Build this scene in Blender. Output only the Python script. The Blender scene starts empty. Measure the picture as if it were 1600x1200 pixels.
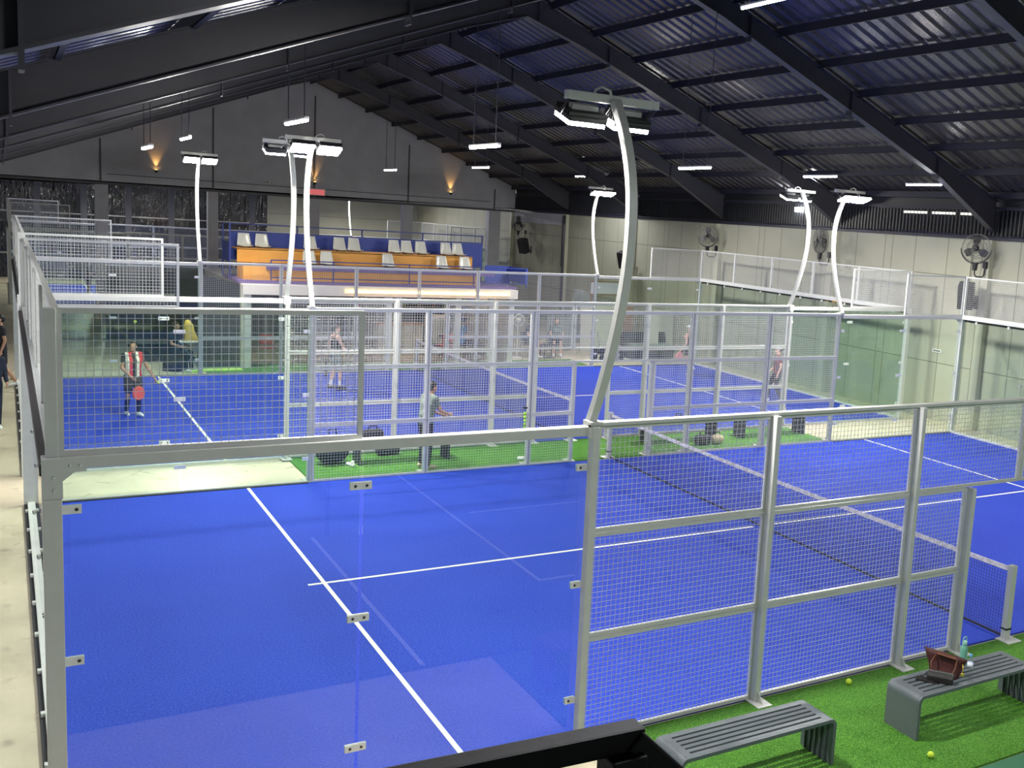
import bpy, math, random
from mathutils import Vector, Matrix
random.seed(7)
PI = math.pi
S = bpy.context.scene
COL = S.collection

# ------------------------------------------------------------------ camera
cam_d = bpy.data.cameras.new('camera'); cam = bpy.data.objects.new('camera', cam_d); COL.objects.link(cam)
cam_d.sensor_width = 36.0; cam_d.lens = 1612.757 / 1600 * 36
cam_d.shift_x = -270.265 / 1600; cam_d.shift_y = -16.368 / 1600
cam_d.clip_start = 0.05; cam_d.clip_end = 200
r_ = Vector((0.83512022, -0.54613960, 0.06561825)); u_ = Vector((0.02334028, 0.15436636, 0.98773795)); f_ = Vector((0.54957206, 0.82334838, -0.14166152))
m3 = Matrix((r_, u_, -f_)).transposed()
cam.matrix_world = Matrix.Translation((-0.28292745, -7.94566750, 4.80865798)) @ m3.to_4x4()
S.camera = cam
# ------------------------------------------------------------------ world, exposure
w = bpy.data.worlds.new('world'); S.world = w; w.use_nodes = True
w.node_tree.nodes['Background'].inputs[0].default_value = (0.55, 0.6, 0.8, 1)
w.node_tree.nodes['Background'].inputs[1].default_value = 0.05
S.view_settings.view_transform = 'Standard'; S.view_settings.look = 'None'
S.view_settings.gamma = 1.0; S.view_settings.exposure = 0.0
S.cycles.transparent_max_bounces = 32; S.cycles.max_bounces = 6; S.cycles.diffuse_bounces = 3; S.cycles.glossy_bounces = 3
S.cycles.sample_clamp_indirect = 6
LAMP_W = 215.0      # one floodlight of a court lamp

# ------------------------------------------------------------------ materials
def mat(name, col, rough=0.5, metal=0.0, noise=0.0, nscale=5.0, emit=None, bump=0.0, bscale=40.0, spec=None, col2=None):
    m = bpy.data.materials.new(name); m.use_nodes = True
    nt = m.node_tree; b = nt.nodes['Principled BSDF']
    b.inputs['Base Color'].default_value = (*col, 1); b.inputs['Roughness'].default_value = rough; b.inputs['Metallic'].default_value = metal
    if spec is not None: b.inputs['Specular IOR Level'].default_value = spec
    tc = nt.nodes.new('ShaderNodeTexCoord')
    if noise > 0 or col2:
        n = nt.nodes.new('ShaderNodeTexNoise'); n.inputs['Scale'].default_value = nscale; n.inputs['Detail'].default_value = 6
        nt.links.new(tc.outputs['Object'], n.inputs['Vector'])
        mx = nt.nodes.new('ShaderNodeMix'); mx.data_type = 'RGBA'
        c2 = col2 if col2 else tuple(max(0, c * (1 - noise)) for c in col)
        mx.inputs[6].default_value = (*col, 1); mx.inputs[7].default_value = (*c2, 1)
        rp = nt.nodes.new('ShaderNodeMapRange'); rp.inputs[1].default_value = 0.35; rp.inputs[2].default_value = 0.65
        nt.links.new(n.outputs['Fac'], rp.inputs[0]); nt.links.new(rp.outputs[0], mx.inputs[0])
        nt.links.new(mx.outputs[2], b.inputs['Base Color'])
    if bump > 0:
        n2 = nt.nodes.new('ShaderNodeTexNoise'); n2.inputs['Scale'].default_value = bscale; n2.inputs['Detail'].default_value = 4
        nt.links.new(tc.outputs['Object'], n2.inputs['Vector'])
        bp = nt.nodes.new('ShaderNodeBump'); bp.inputs['Strength'].default_value = bump; bp.inputs['Distance'].default_value = 0.02
        nt.links.new(n2.outputs['Fac'], bp.inputs['Height']); nt.links.new(bp.outputs[0], b.inputs['Normal'])
    if emit:
        b.inputs['Emission Color'].default_value = (*emit[0], 1); b.inputs['Emission Strength'].default_value = emit[1]
    return m
M = {}
M['white'] = mat('white_steel', (0.60, 0.615, 0.585), 0.38, 0.0, 0.06, 8)
M['white_wire'] = mat('white_wire', (0.62, 0.64, 0.65), 0.45)
M['clampgrey'] = mat('clamp_grey', (0.30, 0.31, 0.30), 0.4)
M['dark_strip'] = mat('dark_brown', (0.035, 0.028, 0.026), 0.6)
M['clampwhite'] = mat('clamp_white', (0.80, 0.81, 0.80), 0.35)
M['bolt'] = mat('dark_bolt', (0.08, 0.08, 0.08), 0.35, 0.8)
M['chrome'] = mat('bright_metal', (0.75, 0.75, 0.75), 0.25, 0.9)
M['black'] = mat('black_paint', (0.010, 0.010, 0.012), 0.55, 0.0, spec=0.25, bump=0.05, bscale=30)
M['rubber'] = mat('black_rubber', (0.012, 0.012, 0.015), 0.7)
M['blackbox'] = mat('black_housing', (0.02, 0.02, 0.024), 0.4)
M['line'] = mat('white_line', (0.80, 0.80, 0.72), 0.8, 0, 0.1, 60)
M['bench'] = mat('grey_bench', (0.145, 0.168, 0.185), 0.42, 0.2, 0.1, 30)
M['blackbench'] = mat('black_bench', (0.03, 0.03, 0.035), 0.5)
M['wall_grey'] = mat('grey_gable_wall', (0.54, 0.54, 0.60), 0.85, 0, 0.12, 1.5)
M['beam'] = mat('navy_beam', (0.05, 0.05, 0.062), 0.42, 0.1, 0.1, 3)
M['purlin'] = mat('navy_purlin', (0.022, 0.023, 0.04), 0.5, 0.2)
M['post_grey'] = mat('grey_mullion', (0.11, 0.115, 0.13), 0.7)
M['dark'] = mat('dark_board', (0.015, 0.017, 0.022), 0.45)
M['orange'] = mat('orange_panel', (0.75, 0.36, 0.07), 0.55, 0, 0.12, 2)
M['purple'] = mat('purple_carpet', (0.13, 0.09, 0.24), 0.9)
M['navy'] = mat('navy_paint', (0.02, 0.035, 0.20), 0.45)
M['navy_panel'] = mat('blue_board', (0.03, 0.06, 0.33), 0.5)
M['seat'] = mat('white_shell', (0.62, 0.62, 0.56), 0.28)
M['fascia'] = mat('white_fascia', (0.75, 0.72, 0.66), 0.5)
M['led_warm'] = mat('warm_led', (1, .8, .4), 0.5, emit=((1.0, 0.62, 0.20), 2.2))
M['led_white'] = mat('cool_led', (1, 1, 1), 0.5, emit=((0.95, 0.98, 1.0), 60.0))
M['led_flood'] = mat('floodlight_lens', (1, 1, 1), 0.5, emit=((1.0, 0.97, 0.92), 100.0))
M['sconce'] = mat('amber_lens', (1, .6, .2), 0.5, emit=((1.0, 0.55, 0.15), 14.0))
M['sign_red'] = mat('red_sign', (.6, .08, .08), 0.5, emit=((1.0, 0.22, 0.24), 0.5))
M['signtext'] = mat('sign_letters', (.9, .7, .7), 0.5, emit=((1.0, 0.75, 0.75), 0.6))
M['wood'] = mat('wood', (0.42, 0.24, 0.11), 0.5, 0, 0.3, 6)
M['red'] = mat('red_plastic', (0.6, 0.03, 0.03), 0.4)
M['lime'] = mat('lime', (0.45, 0.75, 0.10), 0.6)
M['ball'] = mat('tennis_yellow', (0.62, 0.80, 0.06), 0.85, 0, 0.1, 90, bump=0.2, bscale=300)
M['skin'] = mat('skin', (0.50, 0.27, 0.17), 0.55, 0, 0.1, 20)
M['skin_light'] = mat('pale_skin', (0.66, 0.42, 0.31), 0.55, 0, 0.08, 20)
M['hair'] = mat('black_hair', (0.012, 0.010, 0.010), 0.5, bump=0.3, bscale=120)
M['cloth_black'] = mat('black_cloth', (0.015, 0.015, 0.02), 0.85, bump=0.2, bscale=60)
M['cloth_navy'] = mat('navy_cloth', (0.010, 0.014, 0.03), 0.85, bump=0.2, bscale=60)
M['cloth_grey'] = mat('grey_green_cloth', (0.17, 0.22, 0.19), 0.85, 0, 0.15, 12, bump=0.2, bscale=60)
M['cloth_blue'] = mat('sky_blue_cloth', (0.05, 0.28, 0.75), 0.85, bump=0.2, bscale=60)
M['cloth_yellow'] = mat('mustard_cloth', (0.75, 0.48, 0.10), 0.8, bump=0.2, bscale=60)
M['cloth_pink'] = mat('pink_cloth', (0.75, 0.30, 0.32), 0.8)
M['cloth_white'] = mat('white_cloth', (0.75, 0.75, 0.75), 0.8)
M['cloth_tan'] = mat('tan_cloth', (0.5, 0.42, 0.28), 0.85)
M['leather_brown'] = mat('maroon_nylon', (0.075, 0.018, 0.016), 0.6, 0, 0.25, 14, bump=0.5, bscale=14)
M['leather_strap'] = mat('brown_leather', (0.13, 0.045, 0.02), 0.5)
M['leather_black'] = mat('black_leather', (0.018, 0.017, 0.016), 0.35, bump=0.2, bscale=40)
M['gold'] = mat('yellow_gold', (0.8, 0.62, 0.10), 0.3, 0.7)
M['mint'] = mat('mint_enamel', (0.16, 0.42, 0.32), 0.35)
M['mint_lid'] = mat('mint_lid', (0.30, 0.60, 0.50), 0.45)
M['capblue'] = mat('blue_cap', (0.15, 0.42, 0.85), 0.4)
M['paper'] = mat('bottle_label', (0.75, 0.80, 0.9), 0.5)
M['beige_board'] = mat('beige_board', (0.50, 0.50, 0.42), 0.6)
M['tarp'] = mat('grey_tarp', (0.22, 0.24, 0.22), 0.6, 0, 0.3, 2)
M['fridge'] = mat('white_enamel', (0.7, 0.7, 0.68), 0.35)
M['strap'] = mat('black_strap', (0.01, 0.01, 0.01), 0.6)

def turf(name, c1, c2, c3, scale, bump, patch=0.8):
    m = bpy.data.materials.new(name); m.use_nodes = True; nt = m.node_tree; b = nt.nodes['Principled BSDF']
    b.inputs['Roughness'].default_value = 0.85; b.inputs['Specular IOR Level'].default_value = 0.25
    tc = nt.nodes.new('ShaderNodeTexCoord')
    n = nt.nodes.new('ShaderNodeTexNoise'); n.inputs['Scale'].default_value = patch; n.inputs['Detail'].default_value = 5
    n2 = nt.nodes.new('ShaderNodeTexNoise'); n2.inputs['Scale'].default_value = scale; n2.inputs['Detail'].default_value = 3
    for q in (n, n2): nt.links.new(tc.outputs['Object'], q.inputs['Vector'])
    a = nt.nodes.new('ShaderNodeMix'); a.data_type = 'RGBA'; a.inputs[6].default_value = (*c1, 1); a.inputs[7].default_value = (*c2, 1)
    r1 = nt.nodes.new('ShaderNodeMapRange'); r1.inputs[1].default_value = .3; r1.inputs[2].default_value = .7
    nt.links.new(n.outputs['Fac'], r1.inputs[0]); nt.links.new(r1.outputs[0], a.inputs[0])
    c = nt.nodes.new('ShaderNodeMix'); c.data_type = 'RGBA'; c.inputs[7].default_value = (*c3, 1)
    r2 = nt.nodes.new('ShaderNodeMapRange'); r2.inputs[1].default_value = .42; r2.inputs[2].default_value = .68
    nt.links.new(n2.outputs['Fac'], r2.inputs[0]); nt.links.new(a.outputs[2], c.inputs[6]); nt.links.new(r2.outputs[0], c.inputs[0])
    nt.links.new(c.outputs[2], b.inputs['Base Color'])
    bp = nt.nodes.new('ShaderNodeBump'); bp.inputs['Strength'].default_value = bump; bp.inputs['Distance'].default_value = 0.02
    nt.links.new(n2.outputs['Fac'], bp.inputs['Height']); nt.links.new(bp.outputs[0], b.inputs['Normal'])
    return m
M['blue_turf'] = turf('blue_turf', (0.010, 0.030, 0.34), (0.014, 0.040, 0.39), (0.028, 0.066, 0.49), 45, 0.25)
M['green_turf'] = turf('green_turf', (0.028, 0.13, 0.008), (0.05, 0.19, 0.014), (0.15, 0.38, 0.05), 85, 1.0, 3.0)
M['teal'] = mat('teal_court', (0.035, 0.15, 0.075), 0.8, 0, 0.1, 3)

def concrete():
    m = mat('polished_concrete', (0.66, 0.59, 0.43), 0.22, 0, 0.25, 0.9)
    nt = m.node_tree; b = nt.nodes['Principled BSDF']
    tc = [n for n in nt.nodes if n.type == 'TEX_COORD'][0]
    n = nt.nodes.new('ShaderNodeTexNoise'); n.inputs['Scale'].default_value = 2.2; n.inputs['Detail'].default_value = 7; n.inputs['Distortion'].default_value = 1.5
    nt.links.new(tc.outputs['Object'], n.inputs['Vector'])
    r = nt.nodes.new('ShaderNodeMapRange'); r.inputs[3].default_value = 0.15; r.inputs[4].default_value = 0.5
    nt.links.new(n.outputs['Fac'], r.inputs[0]); nt.links.new(r.outputs[0], b.inputs['Roughness'])
    bp = nt.nodes.new('ShaderNodeBump'); bp.inputs['Strength'].default_value = 0.15; bp.inputs['Distance'].default_value = 0.03
    nt.links.new(n.outputs['Fac'], bp.inputs['Height']); nt.links.new(bp.outputs[0], b.inputs['Normal'])
    return m
M['concrete'] = concrete()

def glass(name, tint, refl=1.0):
    m = bpy.data.materials.new(name); m.use_nodes = True; nt = m.node_tree
    for n in list(nt.nodes): nt.nodes.remove(n)
    o = nt.nodes.new('ShaderNodeOutputMaterial'); t = nt.nodes.new('ShaderNodeBsdfTransparent'); t.inputs[0].default_value = (*tint, 1)
    g = nt.nodes.new('ShaderNodeBsdfGlossy'); g.inputs['Roughness'].default_value = 0.0; g.inputs[0].default_value = (1, 1, 1, 1)
    lw = nt.nodes.new('ShaderNodeLayerWeight'); lw.inputs[0].default_value = 0.5
    pw = nt.nodes.new('ShaderNodeMath'); pw.operation = 'POWER'; pw.inputs[1].default_value = 5.0
    mm = nt.nodes.new('ShaderNodeMath'); mm.operation = 'MULTIPLY_ADD'; mm.inputs[1].default_value = 0.9 * refl; mm.inputs[2].default_value = 0.036 * refl
    mx = nt.nodes.new('ShaderNodeMixShader')
    nt.links.new(lw.outputs['Facing'], pw.inputs[0]); nt.links.new(pw.outputs[0], mm.inputs[0]); nt.links.new(mm.outputs[0], mx.inputs[0])
    nt.links.new(t.outputs[0], mx.inputs[1]); nt.links.new(g.outputs[0], mx.inputs[2]); nt.links.new(mx.outputs[0], o.inputs[0])
    return m
M['glass'] = glass('tempered_glass', (0.915, 0.965, 0.935))
M['clear'] = glass('clear_plastic', (0.93, 0.95, 0.97))

def curtain_mat():
    m = mat('dark_plastic_strips', (0.012, 0.013, 0.018), 0.06, 0.0)
    nt = m.node_tree; b = nt.nodes['Principled BSDF']; b.inputs['Specular IOR Level'].default_value = 1.0
    tc = [n for n in nt.nodes if n.type == 'TEX_COORD'][0]
    mp = nt.nodes.new('ShaderNodeMapping'); mp.inputs['Scale'].default_value = (3.2, 1.0, 0.8)
    n = nt.nodes.new('ShaderNodeTexNoise'); n.inputs['Scale'].default_value = 1.6; n.inputs['Detail'].default_value = 3
    nt.links.new(tc.outputs['Object'], mp.inputs[0]); nt.links.new(mp.outputs[0], n.inputs['Vector'])
    bp = nt.nodes.new('ShaderNodeBump'); bp.inputs['Strength'].default_value = 0.9; bp.inputs['Distance'].default_value = 0.12
    nt.links.new(n.outputs['Fac'], bp.inputs['Height']); nt.links.new(bp.outputs[0], b.inputs['Normal'])
    return m
M['curtain'] = curtain_mat()

def sidewall_mat():
    m = mat('beige_precast', (0.40, 0.40, 0.315), 0.7, 0, 0.10, 0.8)
    nt = m.node_tree; b = nt.nodes['Principled BSDF']
    mixn = [n for n in nt.nodes if n.type == 'MIX'][0]
    tc = [n for n in nt.nodes if n.type == 'TEX_COORD'][0]
    sp = nt.nodes.new('ShaderNodeSeparateXYZ'); nt.links.new(tc.outputs['Object'], sp.inputs[0])
    def groove(sock, period, off, width):
        a = nt.nodes.new('ShaderNodeMath'); a.operation = 'ADD'; a.inputs[1].default_value = off; nt.links.new(sock, a.inputs[0])
        p = nt.nodes.new('ShaderNodeMath'); p.operation = 'PINGPONG'; p.inputs[1].default_value = period / 2; nt.links.new(a.outputs[0], p.inputs[0])
        l = nt.nodes.new('ShaderNodeMath'); l.operation = 'LESS_THAN'; l.inputs[1].default_value = width; nt.links.new(p.outputs[0], l.inputs[0]); return l.outputs[0]
    g1 = groove(sp.outputs[1], 1.2, 100, 0.012); g2 = groove(sp.outputs[1], 3.0, 100.3, 0.012); g3 = groove(sp.outputs[2], 2.4, 0.85, 0.012)
    mx = g1
    for g in (g2, g3):
        q = nt.nodes.new('ShaderNodeMath'); q.operation = 'MAXIMUM'; nt.links.new(mx, q.inputs[0]); nt.links.new(g, q.inputs[1]); mx = q.outputs[0]
    c = nt.nodes.new('ShaderNodeMix'); c.data_type = 'RGBA'; c.inputs[7].default_value = (0.17, 0.17, 0.13, 1)
    nt.links.new(mixn.outputs[2], c.inputs[6]); nt.links.new(mx, c.inputs[0]); nt.links.new(c.outputs[2], b.inputs['Base Color'])
    return m
M['sidewall'] = sidewall_mat()
M['column'] = mat('beige_column', (0.46, 0.46, 0.36), 0.6)
M['sheet'] = mat('navy_roof_sheet', (0.125, 0.115, 0.12), 0.27, 0.6, 0.35, 0.5)

def stripes_mat():
    m = mat('striped_jersey', (0.7, 0.7, 0.66), 0.8)
    nt = m.node_tree; b = nt.nodes['Principled BSDF']; tc = [n for n in nt.nodes if n.type == 'TEX_COORD'][0]
    sp = nt.nodes.new('ShaderNodeSeparateXYZ'); nt.links.new(tc.outputs['Object'], sp.inputs[0])
    mr = nt.nodes.new('ShaderNodeMapRange'); mr.inputs[1].default_value = -0.24; mr.inputs[2].default_value = 0.24
    nt.links.new(sp.outputs[0], mr.inputs[0])
    cr = nt.nodes.new('ShaderNodeValToRGB'); cr.color_ramp.interpolation = 'CONSTANT'
    els = [(0, (.02, .02, .05)), (.12, (.55, .03, .06)), (.30, (.75, .72, .6)), (.42, (.02, .02, .025)), (.58, (.6, .05, .08)), (.72, (.78, .74, .62)), (.85, (.02, .02, .04))]
    while len(cr.color_ramp.elements) < len(els): cr.color_ramp.elements.new(0.5)
    for e, (p, c) in zip(cr.color_ramp.elements, els): e.position = p; e.color = (*c, 1)
    nt.links.new(mr.outputs[0], cr.inputs[0]); nt.links.new(cr.outputs[0], b.inputs['Base Color'])
    return m
M['stripes'] = stripes_mat()

# ------------------------------------------------------------------ mesh helpers
class MB:
    def __init__(s): s.v = []; s.f = []
    def box(s, x0, y0, z0, x1, y1, z1, R=None):
        n = len(s.v)
        p = [(x, y, z) for z in (z0, z1) for (x, y) in ((x0, y0), (x1, y0), (x1, y1), (x0, y1))]
        if R is not None: p = [tuple(R @ Vector(q)) for q in p]
        s.v += p
        s.f += [tuple(n + i for i in q) for q in ((3, 2, 1, 0), (4, 5, 6, 7), (0, 1, 5, 4), (1, 2, 6, 5), (2, 3, 7, 6), (3, 0, 4, 7))]
        return s
    def bar(s, a, b, w, h=None, up=(0, 0, 1)):
        h = w if h is None else h
        a = Vector(a); b = Vector(b); d = (b - a).normalized(); up = Vector(up)
        if abs(d.dot(up)) > 0.99: up = Vector((0, 1, 0))
        x = d.cross(up).normalized(); y = x.cross(d)
        n = len(s.v)
        for p in (a, b):
            for (i, j) in ((-1, -1), (1, -1), (1, 1), (-1, 1)): s.v.append(tuple(p + x * i * w / 2 + y * j * h / 2))
        s.f += [tuple(n + i for i in q) for q in ((0, 1, 2, 3), (7, 6, 5, 4), (1, 0, 4, 5), (2, 1, 5, 6), (3, 2, 6, 7), (0, 3, 7, 4))]
        return s
    def tube(s, pts, r, n=8, caps=True, sq=False, closed=False):
        pts = [Vector(p) for p in pts]; k = len(pts); rs = r if isinstance(r, (list, tuple)) else [r] * k
        base = len(s.v); prev = None
        for i, p in enumerate(pts):
            if closed: t = (pts[(i + 1) % k] - pts[i - 1])
            else: t = (pts[min(i + 1, k - 1)] - pts[max(i - 1, 0)])
            t.normalize()
            if prev is None:
                a = Vector((0, 0, 1)) if abs(t.z) < 0.9 else Vector((1, 0, 0))
                x = t.cross(a).normalized()
            else:
                x = (prev - t * prev.dot(t)).normalized()
            prev = x; y = t.cross(x)
            for j in range(n):
                an = 2 * PI * (j + (0.5 if sq else 0)) / n; rr = rs[i] * (math.sqrt(2) if sq else 1)
                s.v.append(tuple(p + x * math.cos(an) * rr + y * math.sin(an) * rr))
        m = k if closed else k - 1
        for i in range(m):
            for j in range(n):
                a = base + i * n + j; b = base + i * n + (j + 1) % n; c = base + ((i + 1) % k) * n + (j + 1) % n; d = base + ((i + 1) % k) * n + j
                s.f.append((a, b, c, d))
        if caps and not closed:
            s.f.append(tuple(base + j for j in reversed(range(n)))); s.f.append(tuple(base + (k - 1) * n + j for j in range(n)))
        return s
    def lathe(s, prof, n=20, o=(0, 0, 0)):
        base = len(s.v); k = len(prof)
        for (r, z) in prof:
            for j in range(n): s.v.append((o[0] + r * math.cos(2 * PI * j / n), o[1] + r * math.sin(2 * PI * j / n), o[2] + z))
        for i in range(k - 1):
            for j in range(n): s.f.append((base + i * n + j, base + i * n + (j + 1) % n, base + (i + 1) * n + (j + 1) % n, base + (i + 1) * n + j))
        s.f.append(tuple(base + j for j in reversed(range(n)))); s.f.append(tuple(base + (k - 1) * n + j for j in range(n)))
        return s
    def ball(s, c, r, n=10, m=14):
        r = r if isinstance(r, (list, tuple)) else (r, r, r); base = len(s.v)
        for i in range(n + 1):
            t = PI * i / n
            for j in range(m):
                p = 2 * PI * j / m; st = max(math.sin(t), 0.01)
                s.v.append((c[0] + r[0] * st * math.cos(p), c[1] + r[1] * st * math.sin(p), c[2] + r[2] * math.cos(t)))
        for i in range(n):
            for j in range(m): s.f.append((base + i * m + j, base + (i + 1) * m + j, base + (i + 1) * m + (j + 1) % m, base + i * m + (j + 1) % m))
        s.f.append(tuple(base + j for j in range(m))); s.f.append(tuple(base + n * m + j for j in reversed(range(m))))
        return s
    def cap(s, a, b, ra, rb, n=12, sx=1.0):
        """tapered capsule with rounded ends"""
        a = Vector(a); b = Vector(b); d = (b - a); L = d.length; d.normalize()
        pts = []; rs = []
        for k in (80, 55, 30): pts.append(a - d * ra * math.sin(math.radians(k))); rs.append(ra * math.cos(math.radians(k)))
        pts.append(a); rs.append(ra); pts.append(b); rs.append(rb)
        for k in (30, 55, 80): pts.append(b + d * rb * math.sin(math.radians(k))); rs.append(rb * math.cos(math.radians(k)))
        return s.tube(pts, rs, n)
    def prism(s, poly, z0, z1, plane='xy'):
        n = len(s.v); k = len(poly)
        def mp(a, b, c): return (a, b, c) if plane == 'xy' else ((a, c, b) if plane == 'xz' else (c, a, b))
        for z in (z0, z1):
            for (a, b) in poly: s.v.append(mp(a, b, z))
        s.f.append(tuple(n + i for i in reversed(range(k)))); s.f.append(tuple(n + k + i for i in range(k)))
        for i in range(k): s.f.append((n + i, n + (i + 1) % k, n + k + (i + 1) % k, n + k + i))
        return s
    def mesh(s, name):
        me = bpy.data.meshes.new(name); me.from_pydata(s.v, [], s.f); me.validate(); me.update(); return me
def obj(name, mb, m, parent=None, smooth=False, bevel=0.0, loc=None, rot=None):
    me = mb.mesh(name) if isinstance(mb, MB) else mb
    me.materials.clear(); me.materials.append(M[m] if isinstance(m, str) else m)
    # consistent outward normals
    import bmesh
    bm = bmesh.new(); bm.from_mesh(me); bmesh.ops.recalc_face_normals(bm, faces=bm.faces); bm.to_mesh(me); bm.free()
    if smooth: me.polygons.foreach_set('use_smooth', [True] * len(me.polygons))
    o = bpy.data.objects.new(name, me); COL.objects.link(o)
    if parent: o.parent = parent
    if loc: o.location = loc
    if rot: o.rotation_euler = rot
    if bevel > 0:
        bv = o.modifiers.new('bevel', 'BEVEL'); bv.width = bevel; bv.segments = 2; bv.limit_method = 'ANGLE'
    return o
def tag(o, label, cat, group=None):
    o['label'] = label; o['category'] = cat
    if group: o['group'] = group
    return o
def thing(name, label, cat, loc=(0, 0, 0), rz=0.0, group=None):
    o = bpy.data.objects.new(name, None); COL.objects.link(o); o.empty_display_size = 0.2
    o.location = loc; o.rotation_euler = (0, 0, rz); return tag(o, label, cat, group)
def struct(name, mb, m, **k):
    o = obj(name, mb, m, **k); o['kind'] = 'structure'; return o
KIDS = {}
def children(o):
    return [c for c in COL.objects if c.parent is o]
def dup(root, loc, rz, label):
    idx = {}
    for c in COL.objects:
        if c.parent: idx.setdefault(c.parent.name, []).append(c)
    def rec(o, par):
        c = o.copy(); COL.objects.link(c)
        if par: c.parent = par
        for k in idx.get(o.name, []): rec(k, c)
        return c
    r = rec(root, None); r.location = loc; r.rotation_euler = (0, 0, rz); r['label'] = label
    return r
def wires(u0, u1, z0, z1, y, pitch=0.05, t=0.0035):
    """square welded mesh in the x-z plane"""
    mb = MB(); nu = max(1, round((u1 - u0) / pitch)); nz = max(1, round((z1 - z0) / pitch))
    for i in range(1, nu):
        x = u0 + (u1 - u0) * i / nu; mb.box(x - t / 2, y - t / 2, z0, x + t / 2, y + t / 2, z1)
    for i in range(1, nz):
        z = z0 + (z1 - z0) * i / nz; mb.box(u0, y - t / 2 + t * 0.8, z - t / 2, u1, y + t / 2 + t * 0.8, z + t / 2)
    return mb
def mesh_panel(par, u0, u1, z0, z1, y=0.0, fr=0.035, d=0.04):
    mb = MB()
    mb.box(u0, y - d / 2, z0, u0 + fr, y + d / 2, z1).box(u1 - fr, y - d / 2, z0, u1, y + d / 2, z1)
    mb.box(u0 + fr, y - d / 2, z0, u1 - fr, y + d / 2, z0 + fr).box(u0 + fr, y - d / 2, z1 - fr, u1 - fr, y + d / 2, z1)
    p = obj('mesh_panel', mb, 'white', par)
    obj('wire_grid', wires(u0 + fr / 2, u1 - fr / 2, z0 + fr / 2, z1 - fr / 2, y), 'white_wire', p)
    return p

# ------------------------------------------------------------------ ground
struct('floor', MB().box(-3.2, -16, -0.3, 21.0, 56, -0.02), 'concrete')
XN = [0, 2.03, 4.06, 6.11, 8.16, 9.09]
def court_turf(y0, which):
    g = thing('court_turf', 'bright blue turf playing surface with white lines, ' + which, 'court surface', (0, y0, 0))
    obj('carpet', MB().box(0.0, 0.0, -0.02, 20, 10, 0.0), 'blue_turf', g)
    mb = MB()
    L = 0.05
    obj('service_line', MB().box(3.05 - L / 2, 0.02, 0, 3.05 + L / 2, 9.98, 0.003), 'line', g)
    obj('service_line', MB().box(16.95 - L / 2, 0.02, 0, 16.95 + L / 2, 9.98, 0.003), 'line', g)
    obj('centre_line', MB().box(2.85, 5 - L / 2, 0, 9.9, 5 + L / 2, 0.0035).box(10.1, 5 - L / 2, 0, 17.15, 5 + L / 2, 0.0035), 'line', g)
    return g
Y1, Y2, Y3 = 0.0, 11.9, 40.7
court_turf(Y1, 'empty court nearest the railing'); court_turf(Y2, 'second court with the four players'); court_turf(Y3, 'farthest court beyond the grey gable wall')
def lawn(x0, x1, y0, y1, lab):
    o = obj('green_turf', MB().box(x0, y0, -0.02, x1, y1, 0.004), 'green_turf'); tag(o, lab, 'artificial grass')
lawn(4.1, 15.95, -2.07, -0.055, 'green artificial grass strip under the grey benches in front')
lawn(4.1, 15.95, 10.055, 11.845, 'green artificial grass strip between the two nearer blue courts')
lawn(4.3, 15.95, 21.96, 23.6, 'narrow green grass strip in front of the lounge')
pk = thing('green_court', 'teal green court floor at the bottom right corner', 'court surface', (0, 0, 0))
obj('surface', MB().box(-3.1, -12.5, -0.02, 20.5, -2.1, 0.002), 'teal', pk)
mb = MB()
mb.box(3.33, -6.9, 0.002, 3.38, -2.15, 0.005).box(5.58, -10.2, 0.002, 5.63, -4.07, 0.005).box(5.58, -4.07, 0.002, 11.5, -4.02, 0.005).box(5.9, -7.35, 0.002, 12, -7.3, 0.005)
obj('court_line', mb, 'line', pk)

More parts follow.
